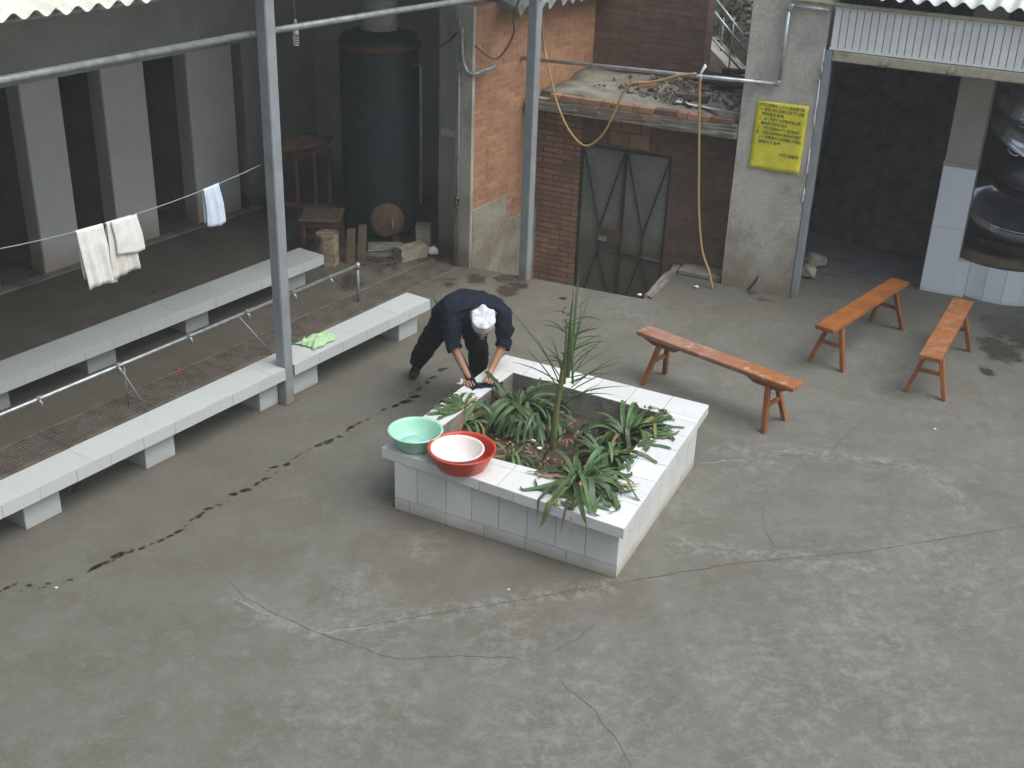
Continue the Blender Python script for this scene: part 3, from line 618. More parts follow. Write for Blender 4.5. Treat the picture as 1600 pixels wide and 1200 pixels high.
# clothesline and towels (plane of the posts, just behind)
TL = -6.66
def line_z(s_): return 1.935+.055*((s_-5.1)/1.05)**2
cl = nb(); tube(cl, [S(x, TL, line_z(x)) for x in lin(3.0, 6.42, 16)], .0035, 6)
tag(finish('clothesline', cl, 'cord', smooth=True), 'thin clothesline stretched to the steel post, towels hanging over it', 'line')
def towel(name, label, m, s0, s1, drop_f, drop_b, seed, lean=0, flare=0, cat='towel', fold=.018, tz=TL, th=.0028, skew=0):
    random.seed(seed); nu, nf, nbk = 16, 14, 8; bm = nb(); w_ = s1-s0
    zt_ = lambda s_: line_z(s_)+.006
    rows = []
    def pos(u, v):   # v>0 front drop fraction, v<0 back
        d = abs(v)*(drop_f if v > 0 else drop_b); sgn = 1 if v > 0 else -1
        wav = math.sin(u*math.pi*2*2.2+seed)*.6+math.sin(u*math.pi*2*4.1+seed*2)*.4
        amp = fold*min(1, abs(v)*1.6+.1)
        s_ = s0+u*w_+(u-.5)*flare*abs(v)+lean*abs(v)+math.sin(v*5+seed)*.004; bot = 1 if abs(v) < 1 else 1
        zz_ = zt_(s0+u*w_)-d*(1-.03*u*skew)-.012*math.sin(u*4+seed)*abs(v)
        tt = tz+sgn*(.007+min(.012, d*.08))+wav*amp*.9*(1 if abs(v) > 0 else 0)*(.7 if sgn > 0 else .5)
        return S(s_, tt, zz_)
    vs_ = [-1+i/nbk for i in range(nbk)]+[-.02, 0, .02]+[(i+1)/nf for i in range(nf)]
    for v in vs_:
        if v == 0: rows.append([bm.verts.new(S(s0+u*w_, tz, zt_(s0+u*w_)+.002)) for u in lin(0, 1, nu)])
        else: rows.append([bm.verts.new(pos(u, v)) for u in lin(0, 1, nu)])
    for a, b in zip(rows, rows[1:]):
        for i in range(nu): bm.faces.new([a[i], a[i+1], b[i+1], b[i]])
    bmesh.ops.recalc_face_normals(bm, faces=bm.faces); bmesh.ops.solidify(bm, geom=bm.faces[:], thickness=th)
    return tag(finish(name, bm, m, smooth=True), label, cat)
towel('hanging_towel', 'long white towel hanging folded on the line, leftmost of the towels', 'towel', 4.715, 4.93, .43, .36, 3, lean=.045, flare=.02)
towel('hanging_towel', 'wide cream towel hanging longest of the pair at the middle of the line', 'towel_cream', 4.955, 5.17, .40, .30, 8, lean=.01, flare=.03)
towel('hanging_towel', 'shorter white towel folded over the wide cream towel', 'towel', 4.99, 5.205, .25, .2, 11, lean=.02, flare=.02, tz=TL+.020, fold=.006)
towel('hanging_towel', 'small bluish-white towel hanging alone near the steel post', 'towel_blue', 5.835, 5.985, .30, .28, 5, lean=.02, flare=.03)
random.seed(21)

# tap pipe over the grating
tp = thing('tap_pipe', S(8.48, -7.53), 'galvanised water pipe with a row of taps on short stands', 'water pipe')
TZ = .385
bm = nb(); tube(bm, [S(2.6, -7.53, TZ+.0), S(6.2, -7.53, TZ-.003), S(8.48, -7.54, TZ)], .017, 10); finish('pipe_length', bm, 'galv', tp, True)
for s_ in (8.48, 5.62, 3.4):
    bm = nb(); tube(bm, [S(s_, -7.535, -.012), S(s_, -7.535, TZ)], .015 if s_ > 8 else .006, 8); finish('stand', bm, 'galv_dull', tp, True)
bm = nb(); lathe(bm, [(0, -.03), (.024, -.03), (.026, 0), (.024, .03), (0, .03)], S(8.48, -7.535, TZ), 12); finish('elbow', bm, 'galv', tp, True)
bm = nb(); tube(bm, [S(6.86, -7.5, TZ), S(7.05, -7.30, .01)], .006, 6); finish('stand', bm, 'galv_dull', tp, True)
bm = nb(); tube(bm, [S(5.55, -7.5, TZ), S(5.66, -7.36, .01)], .006, 6); finish('stand', bm, 'galv_dull', tp, True)
for s_ in (4.10, 4.80, 5.54, 6.29, 6.96, 7.55, 8.05):
    tap = nb(); c = S(s_, -7.53, TZ)
    tube(tap, [c, c+N*.03, c+N*.05-Z*.01, c+N*.055-Z*.05], [.010, .012, .011, .008], 8); to = finish('tap', tap, 'galv', tp, True)
    hd = nb(); tube(hd, [c+N*.03, c+N*.03+Z*.035], .005, 6); tube(hd, [c+N*.03-U*.022+Z*.037, c+N*.03+U*.022+Z*.037], .005, 6); finish('handle', hd, 'galv_dull', to, True)

# green cloth on the bench: a rumpled sheet
def rumple(name, label, cat, m, c, a, b, la, lb, h, seed, nseg=26, th=.004):
    bm = nb(); g_ = []
    for i in range(nseg+1):
        r_ = []
        for j in range(nseg+1):
            u, v = i/nseg-.5, j/nseg-.5
            ed = 1+.22*noise.noise(Vector((u*3+seed, v*3, 1)))
            p = Vector((u*3.2+seed, v*3.2, seed*.3)); hh = max(0, noise.noise(p)+.25)*h+abs(noise.noise(p*2.3))*h*.75+abs(noise.noise(p*5))*h*.22
            fall = min(1, 5.5*min(.5-abs(u), .5-abs(v))+.04)
            q = c+a*(u*la*ed+.02*noise.noise(Vector((v*5, u*4, seed))))+b*(v*lb*ed+.02*noise.noise(Vector((u*5, v*4, seed+7)))); q.z = c.z+.005+hh*fall
            r_.append(bm.verts.new(q))
        g_.append(r_)
    for i in range(nseg):
        for j in range(nseg): bm.faces.new([g_[i][j], g_[i+1][j], g_[i+1][j+1], g_[i][j+1]])
    bmesh.ops.recalc_face_normals(bm, faces=bm.faces); bmesh.ops.solidify(bm, geom=bm.faces[:], thickness=th)
    return tag(finish(name, bm, m, smooth=True), label, cat)
rumple('green_cloth', 'crumpled pale green cloth lying on the front bench beside the post', 'cloth', 'towel_green', at(497, 533, .345), U, N, .31, .19, .05, 4.2)

# water tank and what stands round it
tc = at(597, 372, 0); tk = thing('water_boiler', tc, 'tall dark green cylindrical water boiler standing in the shed corner', 'boiler')
bm = nb(); lathe(bm, [(0, .18), (.40, .18), (.425, .2), (.425, 2.22), (.40, 2.28), (.22, 2.33), (0, 2.34)], tc, 44); finish('tank_body', bm, 'tank', tk, True)
bm = nb(); lathe(bm, [(.21, 2.30), (.20, 2.36), (.195, 2.62), (0, 2.64)], tc, 32); finish('top_drum', bm, 'tank_lid', tk, True)
bm = nb(); lathe(bm, [(.43, 2.16), (.436, 2.17), (.436, 2.2), (.43, 2.21)], tc, 44); finish('band', bm, 'rust', tk, True)
for a in (.6, 2.2, 3.7, 5.3):
    bm = nb(); q = tc+Vector((math.cos(a)*.33, math.sin(a)*.33, 0)); box(bm, q-Vector((.04, .04, 0)), Vector((.08, 0, 0)), Vector((0, .08, 0)), Z*.19); finish('foot', bm, 'rust', tk)
fd = (Vector((.25, -1, 0))).normalized()
bm = nb(); lathe(bm, [(0, .0), (.17, .0), (.19, .03), (.19, .10), (.15, .12), (0, .13)], tc+fd*.36+Z*.36, 28, axis=fd); fo = finish('fire_door', bm, 'rust', tk, True)
bm = nb(); tube(bm, [tc+fd*.50+Z*.30+Vector((.05, 0, 0)), tc+fd*.52+Z*.42+Vector((.05, 0, 0))], .010); finish('handle', bm, 'galv_dull', fo)
bm = nb(); tube(bm, [tc+Vector((.38, -.18, 2.0)), tc+Vector((.46, -.22, 2.0)), tc+Vector((.46, -.22, .5))], .014); finish('riser_pipe', bm, 'galv_dull', tk, True)
def rock(name, label, cat, m, c, sz, seed, group=None):
    bm = nb(); bmesh.ops.create_icosphere(bm, subdivisions=2, radius=1)
    for v in bm.verts:
        k = 1+.35*noise.noise(v.co*1.4+Vector((seed, 0, 0))); v.co = Vector((v.co.x*sz[0]*k, v.co.y*sz[1]*k, max(-1, v.co.z*k)*sz[2]))
    mn = min(v.co.z for v in bm.verts)
    for v in bm.verts: v.co += Vector(c)-Vector((0, 0, mn))
    return tag(finish(name, bm, m), label, cat, group)
def block(name, label, cat, m, c, a, la, lb, h, group=None, chip=.008, n=2):
    b = Vector((-a.y, a.x, 0)); bm = nb(); box(bm, Vector(c)-a*la/2-b*lb/2, a*la, b*lb, Z*h); bmesh.ops.subdivide_edges(bm, edges=bm.edges[:], cuts=n, use_grid_fill=True)
    for v in bm.verts:
        q = Vector((random.uniform(-chip, chip), random.uniform(-chip, chip), random.uniform(-chip, chip)))
        if abs(v.co.z-c[2]) < 1e-4: q.z = 0
        v.co += q
    return tag(finish(name, bm, m), label, cat, group)
block('concrete_block', 'pale concrete block lying before the green boiler', 'block', 'stone', at(642, 402), (U+N*.3).normalized(), .34, .16, .14)
block('stone_slab', 'flat grey slab lying at the foot of the green boiler', 'slab', 'concrete_old', at(602, 396), Vector((1, 0, 0)), .42, .20, .045)
block('stone_slab', 'upper flat slab stacked on the slab before the boiler', 'slab', 'concrete_old', at(602, 396)+Z*.055, Vector((.98, .15, 0)).normalized(), .38, .18, .05)
rock('white_lump', 'small whitish lump on the floor beside the pilaster foot', 'stone', 'chip', at(676, 398), (.07, .05, .05), 3)
block('leaning_block', 'narrow grey stone standing between boiler and pilaster', 'stone', 'concrete_old', at(662, 390), Vector((1, 0, 0)), .16, .12, .30)
# stump
sc = at(513, 411); bm = nb(); lathe(bm, [(0, 0), (.125, 0), (.125, .34), (.11, .345), (0, .345)], sc, 22)
for v in bm.verts:
    k = 1+.16*noise.noise(Vector(((v.co-sc).x*14, (v.co-sc).y*14, v.co.z*3))); v.co.x = sc.x+(v.co.x-sc.x)*k; v.co.y = sc.y+(v.co.y-sc.y)*k
tag(finish('chopping_block', bm, 'bark'), 'pale upright log section behind the far end of the back bench', 'log')
for q, (px_, py_, ln) in enumerate(((548, 412, .36), (566, 408, .38))):
    c = at(px_, py_); bm = nb(); box(bm, c-Vector((.05, 0, 0)), Vector((.085, .01, 0)), Vector((0, .025, 0)), Vector((.01, .08, ln)))
    tag(finish('brown_plank', bm, 'wood_brown'), ('brown board leaning by the log, the left one', 'brown board leaning at the boiler foot, the right one')[q], 'board')
# red wooden stool
rc = at(502, 402); st = thing('red_stool', rc, 'old square red-brown wooden stool behind the upright log', 'stool')
def leg4(parent, c, hw, h, spread, th, m, a=Vector((1, 0, 0))):
    b = Vector((-a.y, a.x, 0))
    for i in (-1, 1):
        for j in (-1, 1):
            p0 = c+a*(i*(hw+spread))+b*(j*(hw+spread)); p1 = c+a*(i*hw)+b*(j*hw)+Z*h; bm = nb(); x, y = a*th, b*th
            hexa(bm, [p0-x-y, p0+x-y, p0+x+y, p0-x+y, p1-x-y, p1+x-y, p1+x+y, p1-x+y]); finish('leg', bm, m, parent)
leg4(st, rc+Vector((0, .15, 0)), .17, .42, .02, .022, 'wood_red')
bm = nb(); box(bm, rc+Vector((-.22, -.07, .42)), Vector((.44, 0, 0)), Vector((0, .44, 0)), Z*.03); bevel(bm, .004); finish('seat', bm, 'wood_brown', st)
for yy in (-.02, .30):
    bm = nb(); box(bm, rc+Vector((-.19, yy, .22)), Vector((.38, 0, 0)), Vector((0, .022, 0)), Z*.05); finish('rail', bm, 'wood_red', st)
    bm = nb(); box(bm, rc+Vector((-.19, yy, .34)), Vector((.38, 0, 0)), Vector((0, .022, 0)), Z*.075); finish('apron', bm, 'wood_red', st)
# wooden rack with a dark coat lying on it
rk = Vector((-2.42, 13.05, 0)); t_ = thing('wooden_rack', rk, 'dim wooden frame rack against the wall behind the red stool', 'rack')
for i, x in enumerate((-.28, -.06, .14, .30)):
    bm = nb(); box(bm, rk+Vector((x, 0, 0)), Vector((.035, 0, 0)), Vector((0, .035, 0)), Z*1.02); finish('upright', bm, 'wood_red', t_)
for z_ in (.35, .98):
    bm = nb(); box(bm, rk+Vector((-.30, .036, z_)), Vector((.66, 0, 0)), Vector((0, .03, 0)), Z*.05); finish('crossbar', bm, 'wood_red', t_)
bm = nb(); lathe(bm, [(0, 0), (.22, .0), (.33, .03), (.36, .045), (.30, .07), (.15, .13), (0, .15)], rk+Vector((-.02, .05, 1.03)), 26, sx=1.25, sy=.6)
for v in bm.verts: v.co.z += .02*noise.noise(v.co*7)
tag(finish('old_straw_hat', bm, 'rust', smooth=True), 'dark flat hat-like cover resting on top of the wooden rack', 'hat')
bm = nb(); c = S(11.09, -8.12, 1.0); box(bm, S(11.02, -8.22, .82), U*.08, N*.20, Z*.03); sh = finish('wall_shelf', bm, 'wood_brown'); tag(sh, 'tiny wooden shelf on the dark end wall next to the pilaster', 'shelf')
bm = nb(); lathe(bm, [(0, 0), (.028, 0), (.03, .05), (.02, .07), (0, .07)], S(11.06, -8.12, .85), 12); tag(finish('small_jar', bm, 'white_plastic', smooth=True), 'small whitish jar on the tiny wall shelf', 'jar')

# ================================================================== BRICK STORE (left wall, back wall with door, slab)
T1 = -7.24
w1 = thing('side_brick_wall', S(11.2, T1, 0), 'orange brick wall running back behind the corner steel post, plastered below', 'wall')
bm = nb(); boxS(bm, 9.985, 13.6, T1-.20, T1-.012, -.9, 2.72); finish('wall_core', bm, 'mortar', w1)
ptop = [onS(745, 327, T1), onS(790, 305, T1), onS(792, 342, T1), onS(830, 330, T1), onS(848, 316, T1), onS(856, 330, T1)]
pl = [(p.dot(U), p.z) for p in ptop]; pl[0] = (9.985, pl[0][1])
bm = nb(); lo = [bm.verts.new(S(a, T1-.011, b)) for a, b in pl]+[bm.verts.new(S(11.25, T1-.011, -.9)), bm.verts.new(S(9.985, T1-.011, -.9))]
f = bm.faces.new(lo); r_ = bmesh.ops.extrude_face_region(bm, geom=[f]); bmesh.ops.translate(bm, vec=N*.018, verts=[x for x in r_['geom'] if isinstance(x, bmesh.types.BMVert)])
finish('plaster_skirt', bm, 'plaster_low', w1)
def pz(u):
    s_ = 9.985+u
    for a, b in zip(pl, pl[1:]):
        if a[0] <= s_ <= b[0]: return a[1]+(b[1]-a[1])*(s_-a[0])/(b[0]-a[0]+1e-9)
    return -.6 if s_ > pl[-1][0] else .6
bricks(w1, 'brick', S(9.985, T1-.012, 0), U, N, 2.9, .0, 2.70, lambda u, z: z > pz(u)+.02 and (z > 1.62 or u < 1.45), bh=.0655, bl=.25)
bm = nb(); boxS(bm, 9.94, 9.984, -7.445, T1+.001, 0, 2.72); finish('plastered_end', bm, 'concrete', w1)
bm = nb(); boxS(bm, 9.985, 10.305, -7.448, -7.441, 0, 2.72); boxS(bm, 10.306, 11.0, -7.615, -7.45, 0, 2.72); finish('return_plaster', bm, 'concrete', w1)
# down pipe
dp = thing('down_pipe', S(9.93, -7.5), 'thin grey vertical water pipe with a valve beside the tiled pilaster', 'pipe')
bm = nb(); tube(bm, [S(9.915, -7.385, 0), S(9.915, -7.385, 2.62)], .015, 8); finish('pipe_length', bm, 'galv_dull', dp, True)
bm = nb(); lathe(bm, [(0, -.04), (.022, -.04), (.024, .04), (0, .04)], S(9.90, -7.385, .74), 10); vv_ = finish('valve', bm, 'iron', dp, True)
bm = nb(); tube(bm, [S(9.89, -7.385, .74), S(9.83, -7.34, .72)], .014, 8); finish('spout', bm, 'iron', vv_, True)
# upper galvanised elbows at the pilaster top
bm = nb(); tube(bm, spline([S(9.92, -7.36, 2.52), S(9.90, -7.34, 2.25), S(9.90, -7.28, 2.10), S(9.93, -7.20, 2.08), S(10.0, -7.17, 2.10), S(10.2, -7.14, 2.12)], 5), .02, 8)
tag(finish('elbow_pipe', bm, 'galv_dull', smooth=True), 'short galvanised bend where the pipe meets the brick corner', 'pipe')

D2 = 12.12
w2 = thing('door_wall', Fc(-4.5, D2), 'dark brick wall around the sunken steel door', 'wall')
bm = nb(); boxF(bm, -5.75, -5.06, D2+.012, D2+.25, -.9, 1.57); boxF(bm, -4.0, -3.0, D2+.012, D2+.25, -.9, 1.57); boxF(bm, -5.06, -4.0, D2+.012, D2+.25, 1.201, 1.57)
finish('wall_core', bm, 'mortar_dark', w2)
bricks(w2, 'brick_brown', Fc(-5.62, D2+.012, 0), FU, -FN, .57, -.66, 1.56, bh=.0625)
bricks(w2, 'brick_dark', Fc(-3.99, D2+.012, 0), FU, -FN, .85, -.60, 1.56, bh=.0625)
bricks(w2, 'brick_brown', Fc(-4.72, D2+.012, 0), FU, -FN, .46, 1.22, 1.56, bh=.16, bl=.23)
dr = thing('steel_door', Fc(-4.52, D2+.05, -.78), 'grey-green steel double door with crossed braces, below yard level', 'door')
for s0, s1 in ((-5.04, -4.535), (-4.525, -4.02)):
    bm = nb(); boxF(bm, s0, s1, D2+.06, D2+.075, -.77, 1.17); finish('door_leaf', bm, 'door_steel', dr)
def fbar(a, b, r=.012, name='brace'):
    bm = nb(); tube(bm, [Fc(a[0], D2+.045, a[1]), Fc(b[0], D2+.045, b[1])], r, 4); finish(name, bm, 'door_bar', dr)
bm = nb()
for s0, s1, z0, z1 in ((-5.06, -5.03, -.78, 1.2), (-4.03, -4.0, -.78, 1.2), (-5.06, -4.0, 1.16, 1.20), (-4.545, -4.515, -.78, 1.2)): boxF(bm, s0, s1, D2+.03, D2+.06, z0, z1)
finish('door_frame', bm, 'door_bar', dr)
for x0, x1 in ((-5.03, -4.545), (-4.515, -4.03)):
    xm = (x0+x1)/2
    fbar((x0, 1.15), (xm, .25)); fbar((x1, 1.15), (xm, .25)); fbar((xm, .25), (xm, .0)); fbar((xm, .0), (x0+.03, -.75)); fbar((xm, .0), (x1-.03, -.75))
bm = nb(); boxF(bm, -4.79, -4.53, D2+.02, D2+.05, .10, .26); bevel(bm, .005); finish('lock_plate', bm, 'rust', dr)
bm = nb(); boxF(bm, -4.78, -4.68, D2+.010, D2+.02, .12, .17); finish('padlock', bm, 'galv_dull', dr)
bm = nb(); tube(bm, [Fc(-4.52, D2+.03, .02), Fc(-4.28, D2+.03, .0)], .008, 6); finish('bolt', bm, 'door_bar', dr)
# concrete canopy slab with a brick course
cn = thing('canopy_slab', Fc(-4.3, 12.3, 1.57), 'rubble-strewn concrete slab with broken brick edge over the sunken door', 'canopy')
bm = nb(); boxF(bm, -5.57, -3.25, 11.78, 13.2, 1.572, 1.70); bmesh.ops.subdivide_edges(bm, edges=bm.edges[:], cuts=6, use_grid_fill=True)
for v in bm.verts:
    if v.co.dot(FN) < 12.0: v.co += FN*random.uniform(-.012, .008)+Z*random.uniform(-.006, .006)
finish('slab', bm, 'concrete_old', cn)
x = -5.30; i = 0
while x < -3.3:
    L_ = random.choice((.12, .235, .235, .235)); L_ = min(L_, -3.27-x); h_ = .055
    if not (-4.68 < x < -4.6):
        piece('brick', random.choice(('brick_brown', 'brick', 'brick_brown', 'brick_dark')), cn, Fc(x+L_/2, 11.835+random.uniform(-.008, .006), 1.70+h_/2+.002), FU, FN, Z, L_-.015, .11, h_)
    x += L_; i += 1
x = -4.95
while x < -4.2:
    piece('brick', 'brick_brown', cn, Fc(x+.11, 11.775+random.uniform(-.006, .006), 1.655), FU, FN, Z, .21, .02, .05); x += .235
bm = nb(); boxF(bm, -5.45, -3.27, 11.88, 13.18, 1.70, 1.755); bmesh.ops.subdivide_edges(bm, edges=bm.edges[:], cuts=10, use_grid_fill=True)
for v in bm.verts:
    if v.co.z > 1.74: v.co.z += .05*noise.noise(v.co*3)+.02*noise.noise(v.co*11)+.05*max(0, (v.co.dot(FN)-12.6)); v.co.z = min(v.co.z, 1.84)
finish('screed', bm, 'concrete_old', cn, True)
random.seed(33)
bm = nb()
for i in range(260):
    s_ = random.gauss(-4.05, .42); d_ = random.uniform(12.2, 13.1)
    if s_ > -3.35 or s_ < -5.2: continue
    r0 = random.uniform(.010, .04)*random.uniform(.6, 1.2); q = Fc(s_, d_, 1.765+.05*(d_-12.3))
    m3 = Matrix.Rotation(random.uniform(0, 6), 3, Vector((random.random(), random.random(), random.random()+.01)).normalized())
    a, b, c = [m3 @ v for v in (Vector((r0*2, 0, 0)), Vector((0, r0*random.uniform(.7, 1.6), 0)), Vector((0, 0, r0)))]
    box(bm, q-a/2-b/2-c/2, a, b, c)
finish('loose_rubble', bm, 'rubble', kind='stuff')['label'] = 'loose rubble scattered over the concrete canopy slab'
for s_, d_, L_, an, lb, mm in ((-3.85, 12.30, .26, .1, 'whole loose brick lying at the right on the canopy slab', 'brick_dark'), (-4.5, 12.55, .2, .5, 'broken orange brick lying on the middle of the canopy slab', 'brick'), (-3.95, 12.85, .22, -.4, 'orange brick piece in the rubble near the back of the slab', 'brick')):
    a = (FU*math.cos(an)+FN*math.sin(an)); block('loose_brick', lb, 'brick', mm, Fc(s_, d_, 1.79), a, L_, .11, .055, 'loose bricks on the canopy slab', .003, 1)
for s_, d_, lb in ((-3.98, 12.2, 'white paper scrap on the canopy slab'), (-3.75, 12.05, 'pale torn sheet scrap at the front of the canopy slab')):
    rumple('paper_scrap', lb, 'scrap', 'chip', Fc(s_, d_, 1.76), FU, FN, .13, .08, .03, s_, 8, .002)
# charred sticks
for i in range(7):
    a0 = Fc(random.uniform(-4.05, -3.75), random.uniform(12.75, 13.0), 1.83+.03*i); b0 = Fc(-3.32+random.uniform(-.05, .05), random.uniform(12.5, 13.05), 1.83+.03*i)
    bm = nb(); tube(bm, [a0, (a0+b0)/2+Z*random.uniform(-.01, .02), b0], random.uniform(.018, .035), 6)
    tag(finish('charred_stick', bm, 'stick'), 'blackened stick in the pile at the back of the canopy slab', 'stick', 'charred sticks piled on the canopy slab')
# upper dark brick wall
w3 = thing('upper_brick_wall', Fc(-5, 13.2, 1.7), 'dark red brick wall rising behind the canopy slab', 'wall')
bm = nb(); boxF(bm, -6.6, -4.10, 13.212, 13.45, 1.0, 3.6); finish('wall_core', bm, 'mortar_dark', w3)
bricks(w3, 'brick_dark', Fc(-6.35, 13.212, 0), FU, -FN, 2.25, 1.74, 3.4, bh=.0655, bl=.25)
# what shows in the gap: neighbouring stair with rails, stone wall, plants, backdrop wall
bm = nb(); boxF(bm, -5.2, -2.6, 16.2, 16.4, 0, 4.5); tag(finish('neighbour_wall', bm, 'concrete_old'), 'mottled grey neighbouring wall seen through the gap at the top', 'wall')
bm = nb(); boxF(bm, -4.8, -3.0, 13.5, 16.2, .9, 1.0); finish('neighbour_ground', bm, 'soil', kind='structure')
sr = thing('neighbour_stair', Fc(-4.2, 14.6, 1.0), 'weathered stair with diagonal pipe rails seen through the gap', 'stairs')
p0 = onF(1100, 65, 14.7); p1 = onF(1165, 135, 14.7)
bm = nb(); hexa(bm, [p0-Z*.30, p1-Z*.30, p1-Z*.30+FN*.5, p0-Z*.30+FN*.5, p0, p1, p1+FN*.5, p0+FN*.5]); finish('stringer', bm, 'concrete', sr)
for (a, b, d_) in (((1100, -2), (1175, 92), 14.5), ((1100, 45), (1160, 112), 14.5), ((1112, -10), (1180, 78), 14.9)):
    bm = nb(); tube(bm, [onF(*a, d_), onF(*b, d_)], .014, 8); finish('handrail', bm, 'galv', sr, True)
for (x, d_) in ((1146, 14.5), (1130, 14.9)):
    bm = nb(); q = onF(x, 40, d_); tube(bm, [q+Z*.1, q-Z*.6], .010, 6); finish('baluster', bm, 'galv_dull', sr, True)
sw = thing('dry_stone_wall', onF(1175, 60, 13.9)-Z*1, 'pale rounded stones stacked in a strip beside the kitchen wall', 'wall')
for i in range(22):
    q = onF(1171+random.uniform(-5, 7), 2+i*2.6, 13.9)+FN*random.uniform(0, .08); bm = nb(); bmesh.ops.create_icosphere(bm, subdivisions=1, radius=random.uniform(.03, .05))
    for v in bm.verts: v.co = q+Vector((v.co.x*1.2, v.co.y, v.co.z*.8))
    finish('stone', bm, 'stone', sw, True)
bush = thing('yard_bush', onF(1130, 10, 15.2), 'sparse yellow-green bush behind the stair rails', 'bush')
bm = nb(); bd = nb()
for i in range(9):
    a = onF(1105+random.uniform(0, 65), 120, 15.2); b = onF(1105+random.uniform(0, 70), -10, 15.2+random.uniform(-.3, .3)); tube(bd, [a, (a+b)/2+Vector((random.uniform(-.1, .1), 0, 0)), b], [.012, .008, .004], 5)
    for k in range(45):
        t = random.random()**.6; q = a.lerp(b, t)+Vector((random.gauss(0, .09), random.gauss(0, .09), random.gauss(0, .07))); d = Vector((random.uniform(-1, 1), random.uniform(-1, 1), random.uniform(-.5, .5))).normalized()*.045; e = d.cross(Vector((random.random(), random.random(), 1))).normalized()*.018
        bm.faces.new([bm.verts.new(q-d), bm.verts.new(q+e), bm.verts.new(q+d), bm.verts.new(q-e)])
finish('foliage', bm, 'palm', bush); finish('stems', bd, 'wood_brown', bush)

# ================================================================== RIGHT: kitchen building
DF = 11.85
pw = thing('kitchen_pillar', Fc(-2.85, DF), 'broad cement-plastered wall pillar left of the kitchen opening, bearing the poster', 'wall')
bm = nb(); boxF(bm, -3.24, -2.495, DF, DF+.35, 0, 3.12); bmesh.ops.subdivide_edges(bm, edges=bm.edges[:], cuts=12, use_grid_fill=True)
for v in bm.verts: v.co += FN*.006*noise.noise(v.co*2)+FU*.006*noise.noise(v.co*4)*(1 if v.co.dot(FU) < -3.2 else 0)
finish('plaster_face', bm, 'concrete', pw)
bm = nb(); boxF(bm, -3.235, -3.0, DF+.36, 16, 0, 3.4); finish('side_wall', bm, 'concrete_old', pw)
# white gap-filler beads along the jamb
for i, (z_, L_) in enumerate(((1.30, .28), (1.02, .16), (1.75, .5), (2.3, .25))):
    bm = nb(); tube(bm, [Fc(-2.503+random.uniform(-.003, .003), DF-.006, z_+k*L_/5) for k in range(6)], [.004, .011, .007, .012, .009, .004], 6); finish('filler_bead', bm, 'chip', pw, True)
kd = thing('kitchen_frame', Fc(-1.5, DF), 'pale steel frame and lintel around the wide dark kitchen opening', 'frame')
bm = nb(); boxF(bm, -2.49, -2.425, DF-.01, DF+.09, 0, 2.53); bevel(bm, .004); finish('jamb', bm, 'steel_paint', kd)
bm = nb(); boxF(bm, -2.424, 1.2, DF-.012, DF+.08, 2.435, 2.53); bevel(bm, .012); finish('lintel', bm, 'rusty_cream', kd)
for s_ in (-1.93, -1.33): 
    bm = nb(); lathe(bm, [(0, 0), (.03, 0), (.035, .006), (.015, .012), (0, .012)], Fc(s_, DF-.012, 2.475), 12, axis=-FN, sx=1.5); finish('bracket', bm, 'rusty_cream', kd, True)
rp = thing('ribbed_panel', Fc(-1, DF, 2.54), 'white vertically ribbed panel above the kitchen opening', 'panel')
bm = nb(); boxF(bm, -2.46, 1.2, DF+.02, DF+.04, 2.532, 2.93); finish('backing', bm, 'steel_paint', rp)
s_ = -2.455
while s_ < .6:
    piece('slat', 'panel', rp, Fc(s_+.034, DF+.012, 2.735), FU, Z, FN, .060, .375, .016)
    s_ += .0685
for z_ in (2.538, 2.915):
    bm = nb(); boxF(bm, -2.46, 1.2, DF-.004, DF+.004, z_, z_+.022); finish('edge_strip', bm, 'panel', rp)
bm = nb(); tube(bm, [Fc(-2.87, DF-.05, 2.955), Fc(1.2, DF-.05, 2.955)], .018, 8); tag(finish('eave_rail', bm, 'rusty_cream', smooth=True), 'rusty cream rail under the white kitchen roof edge', 'rail')
bm = nb(); boxF(bm, 1.2, 1.8, DF, DF+.3, 0, 3.1); tag(finish('far_pillar', bm, 'concrete'), 'plastered pillar beyond the right end of the kitchen opening', 'wall')
# interior
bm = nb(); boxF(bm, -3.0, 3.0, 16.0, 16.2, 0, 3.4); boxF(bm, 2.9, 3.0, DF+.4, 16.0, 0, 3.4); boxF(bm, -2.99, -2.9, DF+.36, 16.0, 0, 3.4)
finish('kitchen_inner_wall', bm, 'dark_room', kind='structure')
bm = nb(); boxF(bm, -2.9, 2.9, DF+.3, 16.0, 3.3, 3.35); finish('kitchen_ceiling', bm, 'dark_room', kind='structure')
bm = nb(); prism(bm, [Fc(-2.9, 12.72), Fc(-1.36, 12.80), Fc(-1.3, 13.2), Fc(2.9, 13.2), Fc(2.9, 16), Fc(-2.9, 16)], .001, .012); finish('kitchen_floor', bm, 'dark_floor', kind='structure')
# stove: pillar, round tiled body
DS = 12.80
sv = thing('tiled_stove_pillar', Fc(-1.18, DS), 'white tiled pillar with beige painted top inside the kitchen opening', 'pillar')
bm = nb(); boxF(bm, -1.335, -1.02, DS+.008, DS+.30, 0, 3.2); finish('pillar_core', bm, 'plaster_beige', sv)
tiles(sv, 'tile_pale', Fc(-1.338, DS+.008, 0), FU, Z, -FN, [0, .325], [0, .72, 1.36], gap=.004)
tiles(sv, 'tile_pale', Fc(-1.335, DS+.008, 0), FN, Z, -FU, [0, .29], [0, .72, 1.36], gap=.004)
bm = nb(); boxF(bm, -1.345, -1.012, DS-.012, DS+.10, 1.365, 1.40); fz = finish('ledge', bm, 'plaster_beige', sv)
bm = nb(); boxF(bm, -1.17, -1.10, DS-.004, DS+.007, 1.43, 1.465); finish('yellow_label', bm, 'rusty_cream', sv)
sc0 = Fc(-.60, DS+.60, 0)
